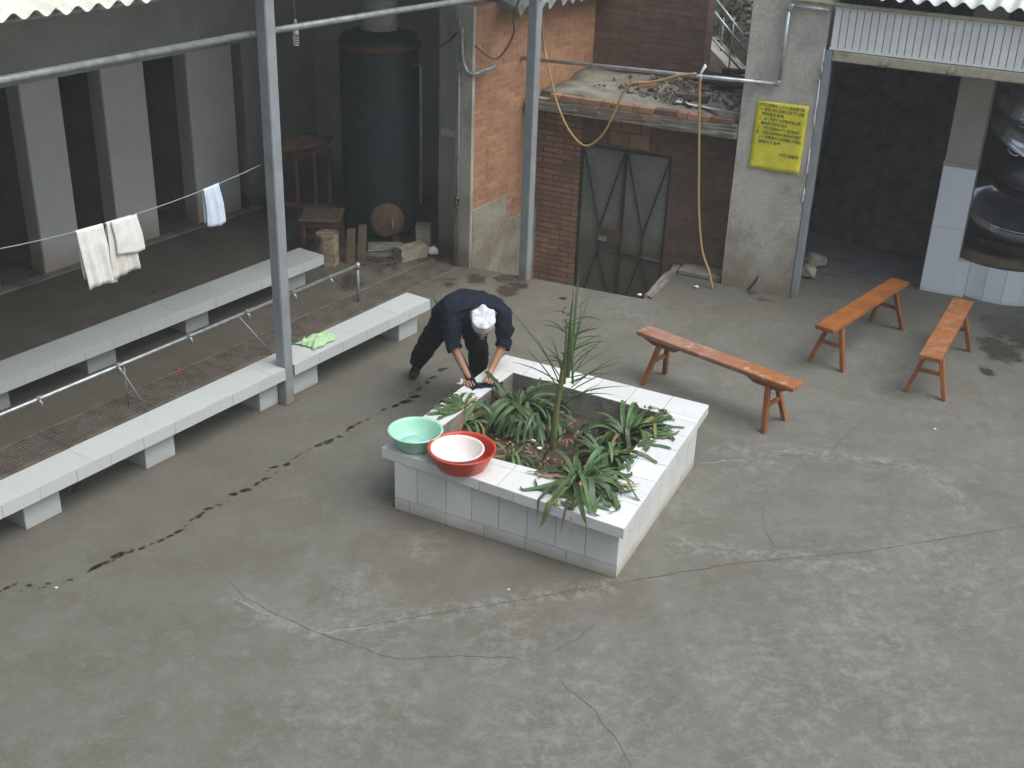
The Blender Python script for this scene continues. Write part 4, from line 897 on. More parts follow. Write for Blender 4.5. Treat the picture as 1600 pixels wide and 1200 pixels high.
so_ = thing('round_stove', sc0, 'round white-tiled cooking stove with brown rim at the right edge', 'stove')
bm = nb(); lathe(bm, [(0, 0), (.59, 0), (.59, .36), (0, .36)], sc0, 48); finish('stove_core', bm, 'grout', so_)
n_t = 20
for k in range(n_t):
    a0_, a1_ = 2*math.pi*k/n_t, 2*math.pi*(k+1)/n_t; bm = nb(); g_ = .003; rr0, rr1 = .592, .602
    P = []
    for zz_ in (.002, .378):
        for rr_, aa in ((rr0, a0_+g_), (rr0, a1_-g_), (rr1, a1_-g_), (rr1, a0_+g_)): P.append(sc0+Vector((math.cos(aa)*rr_, math.sin(aa)*rr_, zz_)))
    hexa(bm, P); finish('tile', bm, 'tile_pale', so_)
bm = nb(); lathe(bm, [(.44, .38), (.60, .38), (.61, .40), (.60, .445), (.46, .47), (.44, .45)], sc0, 48); finish('rim', bm, 'wood_brown', so_, True)
bm = nb(); boxF(bm, -1.02, -.9, DS+.02, DS+.5, 0, .38); finish('side_block', bm, 'tile_pale', so_)
def wok(label, c, axis, r, depth, m='iron', hand=True, group='large iron woks in the kitchen'):
    axis = Vector(axis).normalized(); t_ = thing('wok', c, label, 'wok', group); prof_o = []; prof_i = []
    for k in range(13):
        t = k/12; prof_o.append((r*math.sin(t*math.pi/2), depth*(1-math.cos(t*math.pi/2))**1.0))
    prof_i = [(max(0, a-.005*(a > .01)), b+.006) for a, b in prof_o]
    bm = nb(); lathe(bm, prof_o+[(r+.012, depth+.002), (r+.012, depth+.008)]+prof_i[::-1], c, 40, axis=axis); finish('bowl', bm, m, t_, True)
    x = axis.orthogonal().normalized()
    for s_ in (-1, 1):
        y = axis.cross(x); q = c+axis*depth+x*(s_*r); bm = nb(); tube(bm, spline([q-y*.07, q+x*(s_*.045)-y*.04+axis*.02, q+x*(s_*.045)+y*.04+axis*.02, q+y*.07], 4), .008, 6); finish('handle', bm, m, t_, True)
    return t_
wok('black wok resting in the brown stove rim, lowest of the woks', sc0+Z*.36, Z, .50, .24)
wok('big shiny wok set over the black one, bright inside turned to the yard', sc0+Z*.60+FU*.02, Vector((.0, -.20, 1)), .56, .30, 'iron_bright')
wok('dark wok tilted above the shiny one, only its rim catching light', sc0+Z*1.14+FU*.10+FN*.28, Vector((-.25, -.45, .85)), .50, .18, 'iron')
wok('dark wok leaning face down in the middle of the pile', sc0+Z*1.60+FU*.12+FN*.20, Vector((.25, .50, -.80)), .56, .22, 'iron')
wok('grey upturned wok with soft sheen in the upper pile', sc0+Z*1.86+FU*.14+FN*.18, Vector((-.16, .42, -.88)), .56, .24, 'iron_bright')
wok('topmost upturned wok with pale shiny side under the lintel', sc0+Z*2.24+FU*.12+FN*.2, Vector((.04, .30, -.95)), .58, .30, 'iron_bright')
wt_ = thing('wok_rack', sc0+FN*.75, 'dark iron rack holding the stacked woks behind the stove', 'rack')
for dx in (-.25, .45):
    bm = nb(); tube(bm, [sc0+FN*.78+FU*dx, sc0+FN*.78+FU*dx+Z*2.2], .02, 6); finish('upright', bm, 'iron', wt_)
for z_ in (.8, 1.35, 1.9):
    bm = nb(); tube(bm, [sc0+FN*.74-FU*.3+Z*z_, sc0+FN*.74+FU*.5+Z*z_], .015, 6); finish('bar', bm, 'iron', wt_)
    bm = nb(); tube(bm, [sc0+FN*.74+FU*.1+Z*z_, sc0-FN*.1+FU*.1+Z*(z_-.02)], .012, 6); finish('arm', bm, 'iron', wt_)
rock('rubble_stone', 'pale rough stone just inside the kitchen opening by the jamb', 'stone', 'stone', at(1262, 432), (.09, .12, .07), 5)
rock('rubble_stone', 'larger pale brown stone behind the one at the kitchen jamb', 'stone', 'stone', at(1272, 416), (.13, .10, .08), 9)

# poster
ps = thing('yellow_poster', Fc(-2.83, DF-.01, 1.30), 'yellow handwritten notice pasted on the cement pillar', 'poster')
q0, q1, q2, q3 = Fc(-3.095, DF-.004, 1.30), Fc(-2.575, DF-.004, 1.305), Fc(-2.57, DF-.004, 1.985), Fc(-3.085, DF-.004, 1.975)
bm = nb(); gr = []
for i in range(13):
    r_ = []
    for j in range(17):
        u, v = i/12, j/16; p = (q0.lerp(q1, u)).lerp(q3.lerp(q2, u), v); cr = .004+.004*noise.noise(Vector((u*3, v*3, 2)))+(.016*max(0, .10-v)*10*.5)+(.012*max(0, u+(.25-v)-1.0)*4 if v < .25 else 0)
        if j == 0: p += Z*(.006*math.sin(u*9))
        r_.append(bm.verts.new(p-FN*max(.0, cr)))
    gr.append(r_)
for i in range(12):
    for j in range(16): bm.faces.new([gr[i][j], gr[i+1][j], gr[i+1][j+1], gr[i][j+1]])
bmesh.ops.recalc_face_normals(bm, faces=bm.faces); bmesh.ops.solidify(bm, geom=bm.faces[:], thickness=.001)
finish('paper_sheet', bm, 'paper', ps, True)
rows = [(0, '大港口清真寺二〇〇八年水电管理', 1.0), (1, '一、进寺人员必须讲究卫生爱护公物', 1.0), (2, ' 节约用水用电', .5), (3, '二、水房内不准大声喧哗洗衣服', .95), (4, ' 请随手关好水龙头', .6), (5, '三、爱护花草树木不准乱倒垃圾', .95), (6, '四、管好自己的财物和炊具用完放回原处', 1.0), (7, ' 人人有责请大家共同遵守本规定', 1.0), (8, ' 谢谢大家合作', .5), (10, '大港口清真寺', .45)]
rotm = Matrix((FU, Z, -FN)).transposed()
for k, tx, wd in rows:
    cu = bpy.data.curves.new('text_line', 'FONT'); cu.body = tx.strip(); cu.size = .036; cu.offset = .0006
    to = bpy.data.objects.new('t', cu); COL.objects.link(to); dg = bpy.context.evaluated_depsgraph_get(); m_ = bpy.data.meshes.new_from_object(to.evaluated_get(dg)); bpy.data.objects.remove(to)
    if len(m_.vertices) == 0: continue
    xs = [v.co.x for v in m_.vertices]; wr = max(xs)-min(xs); ind = .06 if tx[0] == ' ' else .03; tw = min(.45*wd, .46-ind+.03)
    if k == 10: ind = .28; tw = .20
    zb = 1.935-k*.0455-(.02 if k == 10 else 0)
    f_ = tw/wr; ft = .036 if False else 1
    o_ = bpy.data.objects.new('text_line', m_); m_.materials.append(MT['ink']); link(o_, ps)
    tilt = Matrix.Rotation(R(-1.2), 3, Vector((0, 0, 1)))
    mm = (rotm @ tilt).to_4x4() @ Matrix.Diagonal((f_, 1.0, 1, 1)); mm.translation = Fc(-3.085+ind-.0, DF-.0155, zb-.0)-wloc(ps); o_.matrix_basis = mm
# galvanised pipe with elbow on the facade
gpipe = thing('facade_pipe', Fc(-4, 11.75, 2.13), 'galvanised pipe crossing above the canopy and bending up the pillar', 'pipe')
a, b, c_, d_, e_ = Fc(-5.62, 11.73, 2.105), Fc(-3.69, 11.76, 2.15), Fc(-2.885, 11.805, 2.165), Fc(-2.875, 11.805, 2.905), Fc(-2.50, 11.805, 2.90)
bm = nb(); tube(bm, [a, b, c_-FU*.03], .021, 10); finish('pipe_length', bm, 'galv', gpipe, True)
bm = nb(); tube(bm, spline([c_-FU*.04, c_-FU*.01+Z*.003, c_+Z*.035], 4), .026, 10); finish('elbow', bm, 'galv', gpipe, True)
bm = nb(); tube(bm, [c_+Z*.03, d_-Z*.03], .019, 10); finish('pipe_length', bm, 'galv', gpipe, True)
bm = nb(); tube(bm, spline([d_-Z*.04, d_-Z*.005+FU*.01, d_+FU*.04], 4), .026, 10); finish('elbow', bm, 'galv', gpipe, True)
bm = nb(); tube(bm, [d_+FU*.03, e_], .019, 10); finish('pipe_length', bm, 'galv', gpipe, True)
bm = nb(); q = a.lerp(c_, .925); tube(bm, [q-FU*.022, q+FU*.022], .0235, 10); MT['blue'] = mat('blue_tape', (.05, .12, .25), .5, .1, 10, bump=0); finish('tape_band', bm, 'blue', gpipe, True)
# yellow hose
pts = [S(10.0, -6.52, 3.25), S(10.02, -6.515, 2.9)]+[onF(x, y, 11.71) for x, y in ((848, 60), (858, 110), (870, 160), (890, 205), (915, 228), (940, 212), (958, 180), (972, 148), (985, 131), (1010, 129), (1035, 125), (1060, 118), (1088, 115))]
hs = thing('yellow_hose', pts[0], 'yellow-brown hose looping from the corner post to the galvanised pipe', 'hose')
bm = nb(); tube(bm, spline(pts, 5), .0125, 8); finish('hose_loop', bm, 'hose', hs, True)
hp = [onF(1094, 116, 11.72), onF(1093, 150, 11.72), onF(1092, 250, 11.72), onF(1092, 330, 11.72), onF(1097, 390, 11.72), onF(1108, 425, 11.68), Fc(-3.27, 11.66, .012)]
bm = nb(); tube(bm, spline(hp, 6), .0125, 8); finish('hose_drop', bm, 'hose', hs, True)
bm = nb(); q = onF(1096, 116, 11.70); tube(bm, [q+Vector((-.02, 0, -.03)), q+Vector((0, -.01, .03)), q+Vector((.03, 0, .08)), q+Vector((.025, 0, .10))], [.008, .014, .018, .006], 7); tube(bm, [q+Vector((0, -.01, .0)), q+Vector((-.05, -.01, -.03))], .006, 6); tube(bm, [q+Vector((0, -.01, .0)), q+Vector((.005, -.01, -.06))], .006, 6)
tag(finish('rag_tie', bm, 'chip', smooth=True), 'white rag tying the hose to the galvanised pipe', 'rag')
bm = nb(); a_, b_ = onF(987, 108, 11.74), onF(986, 130, 11.71); tube(bm, spline([a_, (a_+b_)/2-FU*.015, b_], 5), .003, 5)
tag(finish('wire_tie', bm, 'rust'), 'thin wire hanging the hose from the middle of the pipe', 'wire')
# brown hose and cable at the pilaster top
bm = nb(); tube(bm, spline([S(10.0, -6.66, 3.05), S(10.0, -6.8, 2.7), onS(803, 50, -6.95), onS(792, 75, -7.05), onS(775, 92, -7.15), onS(755, 82, -7.18), onS(735, 62, -7.30), onS(722, 46, -7.5), onS(702, 63, -7.75), onS(683, 77, -8.0)], 6), .011, 7)
tag(finish('brown_hose', bm, 'hose_brown', smooth=True), 'brown hose slung in a loop before the brick wall top', 'hose')
# hooked wire at the pillar foot
q = Fc(-2.93, 11.80, .012); bm = nb(); tube(bm, spline([q+Z*.004, q+Vector((.05, .0, .07)), q+Vector((.10, .02, .17)), q+Vector((.125, .03, .28))], 5), .010, 6)
ck = thing('cable_stub', q, 'short dark cable with white taped tip rising from the pillar foot', 'cable'); finish('cable', bm, 'black', ck, True)
bm = nb(); tube(bm, [q+Vector((.125, .03, .28)), q+Vector((.133, .03, .33))], .013, 6); finish('taped_tip', bm, 'chip', ck, True)
for (x, y, sz, lb) in ((1088, 450, .028, 'white chip on the ground between pit and cement pillar'), (1006, 459, .026, 'white chip on the ground at the pit corner'), (1460, 671, .014, 'tiny white scrap on the open ground below the two orange stools'), (88, 919, .012, 'tiny white scrap among the drips at lower left'), (795, 922, .010, 'tiny pale pebble on the ground before the planter')):
    rock('white_chip', lb, 'litter', 'chip', at(x, y, .0 if x != 1006 else .0)+(Vector((-.05, -.06, 0)) if x == 1006 else Vector((0, 0, 0))), (sz, sz*.7, sz*.5), x)

# ================================================================== PLANTER
PZ, PT = .47, .078
T = [at(596, 699, PZ), at(975, 827, PZ), at(1108, 633, PZ), at(790, 554, PZ)]
I = [at(663, 687, PZ), at(944, 762, PZ), at(1033, 646, PZ), at(802, 582, PZ)]
Bc = [at(617, 795), at(962, 904), at(1083, 729), None]
for k_ in (0, 1, 2):   # keep the wall under the slab
    pass
Bc[3] = Vector((-.05, 8.98, 0))
pn = thing('tiled_planter', (sum(T, Vector())/4)*1.0-Z*PZ, 'square white-tiled raised planter standing in the middle of the yard', 'planter')
def isect(p, r, q, s):
    d = r.x*s.y-r.y*s.x; t = ((q.x-p.x)*s.y-(q.y-p.y)*s.x)/d; return Vector((p.x+r.x*t, p.y+r.y*t, p.z))
def toward(p, c, d): v = (c-p); v.z = 0; return p+v.normalized()*d
cen = sum(T, Vector())/4
# walls (grout-coloured ring) + core
def ring(outer, inner, z0, z1, name, m, ins=0):
    bm = nb(); k = 4
    vo0 = [bm.verts.new((p.x, p.y, z0)) for p in outer]; vo1 = [bm.verts.new((p.x, p.y, z1)) for p in outer]
    vi0 = [bm.verts.new((p.x, p.y, z0)) for p in inner]; vi1 = [bm.verts.new((p.x, p.y, z1)) for p in inner]
    for i in range(4):
        j = (i+1) % 4
        bm.faces.new([vo0[i], vo0[j], vo1[j], vo1[i]]); bm.faces.new([vi0[j], vi0[i], vi1[i], vi1[j]])
        bm.faces.new([vo1[i], vo1[j], vi1[j], vi1[i]]); bm.faces.new([vo0[j], vo0[i], vi0[i], vi0[j]])
    return finish(name, bm, m, pn)
Bi = [toward(p, cen-Z*PZ, .012) for p in Bc]
Ii = [Vector((toward(p, cen, -.012).x, toward(p, cen, -.012).y, 0)) for p in I]
ring(Bi, Ii, 0, PZ-PT+.002, 'planter_wall', 'grout')
Ti = [toward(p, cen, .014) for p in T]; ring(Ti, [toward(p, cen, -.008) for p in I], PZ-PT+.002, PZ-.008, 'rim_slab', 'grout')
ring([Vector((p.x, p.y, 0))+(p-cen).normalized()*.03 for p in I], [toward(p, cen, .002) for p in I], .18, PZ-.004, 'inner_lining', 'concrete_old')
# front faces
def wall_tiles(a, b, us, z0, z1, gap=.0045, th=.008, m='tile'):
    d = (b-a); L_ = d.length; d.normalize(); n_ = Vector((d.y, -d.x, 0))
    if n_.dot(a-(cen-Z*PZ)) < 0: n_ = -n_
    for u0, u1 in zip(us, us[1:]):
        piece('tile', m, pn, a+d*((u0+u1)/2*L_)+Z*((z0+z1)/2)-n_*(th/2-random.uniform(-.001, .001)), d, Z, n_, (u1-u0)*L_-gap, z1-z0-gap, th)
zw = PZ-PT
def frac(xs, a, b): return [0]+[(x-a)/(b-a) for x in xs]+[1]
wall_tiles(Bc[0], Bc[1], frac([654, 701, 742, 784, 828, 871, 915], 616, 962), .098, zw)
wall_tiles(Bc[0], Bc[1], frac([641, 701, 762, 826, 888], 616, 962), 0, .098)
wall_tiles(Bc[1], Bc[2], lin(0, 1, 8), .098, zw, gap=.003); wall_tiles(Bc[1], Bc[2], lin(0, 1, 5), 0, .098, gap=.003)
wall_tiles(Bc[0], Bc[3], lin(0, 1, 8), .098, zw); wall_tiles(Bc[0], Bc[3], lin(0, 1, 5), 0, .098)
wall_tiles(Bc[3], Bc[2], lin(0, 1, 8), 0, zw)
for i, n_ in ((0, 7), (1, 7), (2, 6), (3, 7)): wall_tiles(T[i]-Z*PZ, T[(i+1) % 4]-Z*PZ, lin(0, 1, n_), PZ-PT, PZ-.0, gap=.003)
# rim top: prism tiles
def top_strip(a0, a1, b0, b1, n_, cuts, gap=.0035):
    """a: outer edge, b: inner edge; cuts: fractions across"""
    for k in range(n_):
        for c0, c1 in zip(cuts, cuts[1:]):
            P = []
            for (u, c) in ((k/n_, c0), ((k+1)/n_, c0), ((k+1)/n_, c1), (k/n_, c1)): P.append((a0.lerp(a1, u)).lerp(b0.lerp(b1, u), c))
            ctr = sum(P, Vector())/4; P = [p+(ctr-p).normalized()*gap*.9 for p in P]
            dz = random.uniform(-.0008, .0008); bm = nb(); hexa(bm, [p-Z*.009 for p in P]+[p+Z*(.0005+dz) for p in P]); finish('tile', bm, 'tile', pn)
Tt = [p.copy() for p in T]
fl = isect(I[0], I[1]-I[0], T[0], T[3]-T[0]); fr = isect(I[0], I[1]-I[0], T[1], T[2]-T[1])
bl_ = isect(I[3], I[2]-I[3], T[0], T[3]-T[0]); br_ = isect(I[3], I[2]-I[3], T[1], T[2]-T[1])
top_strip(T[0], T[1], fl, fr, 6, [0, .76, 1]); top_strip(T[3], T[2], bl_, br_, 6, [0, .80, 1])
top_strip(fl, bl_, I[0], I[3], 5, [0, .72, 1]); top_strip(fr, br_, I[1], I[2], 5, [0, .74, 1])
# soil
bm = nb(); k = 26; gr = []
for i in range(k+1):
    r_ = []
    for j in range(k+1):
        u, v = i/k, j/k; p = (I[0].lerp(I[1], u)).lerp(I[3].lerp(I[2], u), v); p.z = .23+.05*noise.noise(Vector((p.x*4, p.y*4, 0)))+.015*noise.noise(Vector((p.x*20, p.y*20, 0))); r_.append(bm.verts.new(p))
    gr.append(r_)
for i in range(k):
    for j in range(k): bm.faces.new([gr[i][j], gr[i+1][j], gr[i+1][j+1], gr[i][j+1]])
finish('soil', bm, 'soil', pn, True)
# litter of dry leaves and scraps on the soil
bm = nb(); random.seed(5)
def inq(u, v): return (I[0].lerp(I[1], u)).lerp(I[3].lerp(I[2], u), v)
for i in range(240):
    q = inq(random.uniform(.06, .94), random.uniform(.06, .94)); q.z = .262+random.uniform(0, .035); d = Vector((random.uniform(-1, 1), random.uniform(-1, 1), random.uniform(-.4, .4))).normalized()*random.uniform(.012, .05); e = d.cross(Z).normalized()*random.uniform(.004, .014)+Z*random.uniform(-.006, .006)
    m_ = q+Z*.012; f1 = [bm.verts.new(q-d), bm.verts.new(m_+e), bm.verts.new(q+d), bm.verts.new(m_-e)]; bm.faces.new(f1)
finish('leaf_litter', bm, 'leaf_dry', kind='stuff')['label'] = 'dead leaf litter lying on the planter soil'
for x, y, lb in ((905, 655, 'white scrap on the soil beside the palm stem'), (843, 680, 'pale scrap on the soil left of the palm stem'), (833, 668, 'larger pale stone on the planter soil')):
    rock('planter_scrap', lb, 'litter', 'chip', at(x, y+22, .27), (.022, .014, .01), x)

# strap-leaved clumps
TX = [p+(p-cen).normalized()*.025 for p in T]
def leaf_mesh(L_, w_, rise, droop, twist, seed, kink=None):
    """arching ribbon with a keel, along +X from the origin"""
    random.seed(seed); n_ = 9; pts = []; x, z, a = 0, 0, rise
    bend = droop/n_*1.1
    for i in range(n_+1):
        pts.append((x, z)); ds = L_/n_
        a -= bend*(1+.9*i/n_)
        if kink and i == kink: a -= 1.1
        a = max(a, -1.45); x += math.cos(a)*ds; z += math.sin(a)*ds
    bm = nb(); rows = []
    for i, (x, z) in enumerate(pts):
        t = i/n_; ww = w_*(min(1, .55+t*1.6))*(1-t**4)**.5*.5 if i < n_ else 0
        y0 = math.sin(t*twist)*L_*.08; kz = ww*.35; tw = twist*.35*t
        if i == n_: rows.append([bm.verts.new((x, y0, z))])
        else: rows.append([bm.verts.new((x, y0-ww, z+kz-ww*math.sin(tw))), bm.verts.new((x, y0, z)), bm.verts.new((x, y0+ww, z+kz+ww*math.sin(tw)))])
    for a_, b_ in zip(rows, rows[1:]):
        if len(b_) == 3: bm.faces.new([a_[0], a_[1], b_[1], b_[0]]); bm.faces.new([a_[1], a_[2], b_[2], b_[1]])
        else: bm.faces.new([a_[0], a_[1], b_[0]]); bm.faces.new([a_[1], a_[2], b_[0]])
    me_ = bpy.data.meshes.new('leaf'); bm.to_mesh(me_); bm.free(); me_.polygons.foreach_set('use_smooth', [True]*len(me_.polygons)); return me_
protos = []
for i in range(28):
    m_ = leaf_mesh(1.0, .050+.028*random.random(), 1.34-.05*(i % 5), 1.7+.24*(i % 7), random.uniform(-1.5, 1.5), i+40, kink=(3+i % 5 if i % 3 == 1 else None)); m_.materials.append(MT['leaf']); protos.append(m_)
dryp = []
for i in range(4):
    m_ = leaf_mesh(1.0, .05, 1.0, 2.6+.3*i, random.uniform(-2.5, 2.5), i+90, kink=3+i); m_.materials.append(MT['leaf_dry']); dryp.append(m_)
def clump(label, x, y, n_, L_, bias=None, bs=0, seed=1, zr=.25, up_=.5, dry=2):
    random.seed(seed); c = at(x, y, zr); t_ = thing('strap_leaf_plant', c, label, 'plant', 'strap-leaved plants in the planter')
    for i in range(n_+dry):
        dr_ = i >= n_; src = random.choice(dryp if dr_ else protos)
        an = random.uniform(0, 2*math.pi) if bias is None or random.random() > bs else random.gauss(bias, .7)
        l_ = L_*random.uniform(.65, 1.1); tl = random.gauss(0, .28)-up_*(.6 if i < n_*.25 else 0)
        mw = Matrix.Translation(c+Vector((math.cos(an), math.sin(an), 0))*random.uniform(.0, .035)) @ Matrix.Rotation(an, 4, 'Z') @ Matrix.Rotation(tl, 4, 'Y') @ Matrix.Rotation(random.gauss(0, .32), 4, 'X') @ Matrix.Diagonal((l_, l_*random.uniform(.8, 1.15), l_, 1))
        me_ = src.copy(); lift = 0
        if not dr_ and random.random() < .07: me_.materials[0] = MT['leaf_old']
        for v in me_.vertices:
            q = mw @ v.co
            if in_poly(q, TX):
                if in_poly(q, I): q.z = max(q.z, .27)
                else: lift = max(lift, PZ+.006+random.uniform(0, .006)-q.z) if False else lift; q.z = max(q.z, PZ+.008+.02*random.random()*(1 if dr_ else .6))
            v.co = q-c
        o_ = bpy.data.objects.new('dry_leaf' if dr_ else 'leaf', me_); link(o_, t_)
    cr = nb(); lathe(cr, [(.02, -.03), (.035, .0), (.03, .06), (.012, .10), (0, .10)], c, 10); finish('crown_base', cr, 'palm_stem', t_, True)
    return t_
clump('small strap-leaved plant just behind the green basin, leaves upright', 725, 664, 44, .48, 2.6, .25, 11, zr=.32, up_=.35)
clump('bushy strap-leaved plant at the back left, below the hands of the man', 812, 645, 80, .58, -1.4, .45, 12, zr=.33, up_=.15)
clump('strap-leaved plant between the back left one and the palm stem', 836, 662, 50, .48, -1.2, .5, 18, zr=.28, up_=.2)
clump('strap-leaved plant at the right side of the planter, under the palm side', 978, 690, 84, .58, .5, .2, 13, zr=.34, up_=.2, dry=5)
clump('strap-leaved plant inside the right front of the planter, tall leaves', 945, 728, 40, .56, -.6, .2, 14, zr=.30, up_=.5)
clump('largest strap-leaved plant, spilling over the front rim corner', 905, 765, 120, .64, -1.3, .5, 15, zr=.41, up_=.15, dry=6)
clump('low small strap-leaved plant right of the red basin', 797, 722, 28, .36, -.3, .5, 16, zr=.28, up_=.2)
# palm seedling
random.seed(77)
pb = at(864, 700, .25); pm = thing('young_palm', pb, 'young palm with upright spear leaves rising from the planter middle', 'palm')
def pp(x, y, dd=0):     # point on the upright plane through the palm
    d = ray(x, y); k = (pb.y+dd)/d.y; return Vector((0, 0, CAM_H))+d*k
stemtop = pp(879, 585)
bm = nb(); tube(bm, spline([pb-Z*.03, pp(868, 650), stemtop, pp(886, 540)], 5), [.026]*6+[.021]*6+[.014]*4, 9); finish('stem', bm, 'palm_stem', pm, True)
for (x0, y0, x1, y1, w_, dd) in ((886, 590, 893, 470, .024, 0), (888, 590, 901, 480, .022, .02), (882, 600, 886, 490, .020, -.02), (890, 580, 910, 475, .016, .04), (889, 560, 897, 430, .009, .02), (893, 550, 907, 410, .008, .03), (891, 560, 903, 425, .008, .0), (897, 540, 925, 445, .008, .05), (895, 600, 892, 480, .02, -.04)):
    a_, b_ = pp(x0, y0, dd*.3), pp(x1, y1, dd); bm = nb(); rows = []
    for i in range(7):
        t = i/6; q = a_.lerp(b_, t)+Vector((0, -.015*math.sin(t*3), 0)); ww = w_*(.9 if t < .7 else (1-t)/.3*.9+.05); rows.append([bm.verts.new(q+Vector((-ww/2, 0, 0))), bm.verts.new(q+Vector((0, -ww*.35, 0))), bm.verts.new(q+Vector((ww/2, 0, 0)))])
    for r0, r1 in zip(rows, rows[1:]):
        bm.faces.new([r0[0], r0[1], r1[1], r1[0]]); bm.faces.new([r0[1], r0[2], r1[2], r1[1]])
    finish('spear_leaf', bm, 'palm', pm, True)
lf = [(889, 620, 985, 598, .05), (890, 612, 975, 570, .08), (892, 606, 968, 552, .06), (893, 600, 972, 560, -.05), (892, 590, 940, 525, .1), (893, 585, 955, 540, .06), (893, 575, 935, 535, -.05), (895, 560, 950, 527, .1), (893, 550, 945, 528, -.08),
      (900, 530, 950, 525, .05), (905, 497, 945, 499, 0), (878, 600, 800, 560, -.05), (877, 606, 818, 588, .02), (876, 612, 822, 540, .1), (876, 604, 835, 518, .0), (878, 585, 862, 523, .05), (876, 590, 798, 480, .1), (872, 620, 828, 640, 0),
      (880, 575, 850, 535, .12), (888, 622, 960, 612, -.08), (886, 630, 940, 600, -.12), (884, 560, 873, 548, 0), (900, 520, 925, 505, .05), (885, 480, 878, 490, 0), (905, 480, 925, 460, .03), (874, 608, 840, 600, -.1), (890, 598, 930, 588, -.12), (890, 590, 965, 582, .0), (884, 505, 878, 497, 0)]
for i in range(15):
    t = random.random(); xs_, ys_ = 886+random.uniform(-6, 8), 640-t*150; sg = random.choice((-1, 1, 1)); ln_ = (95-45*t)*random.uniform(.5, 1)
    lf.append((xs_, ys_, xs_+sg*ln_, ys_-ln_*random.uniform(.1, .75), random.uniform(-.12, .12)))
for x0, y0, x1, y1, dd in lf:
    a_, b_ = pp(x0, y0), pp(x1, y1, dd); bm = nb(); rows = []; sd_ = (b_-a_).cross(Vector((0, 1, 0))).normalized()
    for i in range(6):
        t = i/5; q = a_.lerp(b_, t)-Z*(.03*t*t)+Z*.02*math.sin(t*3); ww = .0040*math.sin(math.pi*min(1, .25+t*.75))+.001; rows.append([bm.verts.new(q-sd_*ww), bm.verts.new(q+Vector((0, -ww*.5, 0))), bm.verts.new(q+sd_*ww)])
    for r0, r1 in zip(rows, rows[1:]):
        bm.faces.new([r0[0], r0[1], r1[1], r1[0]]); bm.faces.new([r0[1], r0[2], r1[2], r1[1]])
    finish('leaflet', bm, 'palm', pm, True)

# basins
def basin(name, label, m, c, r1, r0, h, lip=.012, tilt=None):
    bm = nb(); n_ = 48; th = .004
    prof = [(0, 0), (r0-.01, 0), (r0, .006), (r0+(r1-r0)*.55, h*.45), (r1-.004, h-.012), (r1+lip*.4, h-.004), (r1+lip, h-.006), (r1+lip+.002, h), (r1+lip, h+.006), (r1, h+.005), (r1-.008, h-.008), (r0+(r1-r0)*.55-th, h*.45), (r0-th, .012), (r0-.02, .007), (0, .007)]
    lathe(bm, prof, c, n_)
    return tag(finish(name, bm, m, smooth=True), label, 'basin')
gz = PZ+.002
gb = at(649, 672, gz+.135)-Z*.135; basin('green_basin', 'mint green plastic wash basin on the planter corner', 'green_plastic', gb, .182, .115, .135)
rb_ = at(721.5, 700, gz+.135)-Z*.135; gbo = [o for o in COL.objects if o.name.startswith('green_basin')][0]
MT['water'] = mat('soapy_water', (.42, .66, .66), .06, .15, 8, col2=(.25, .52, .62), bump=.02, spec=.6)
bm = nb(); lathe(bm, [(0, .030), (.118, .030), (.118, .0295), (0, .0295)], gb, 36); finish('water', bm, 'water', gbo, True)
basin('red_basin', 'large red plastic basin on the front rim of the planter', 'red_plastic', rb_, .224, .17, .135)
basin('pink_basin', 'pale pinkish basin nested inside the red basin', 'pink_plastic', rb_+Vector((-.03, -.01, .0085)), .175, .115, .128, lip=.010)

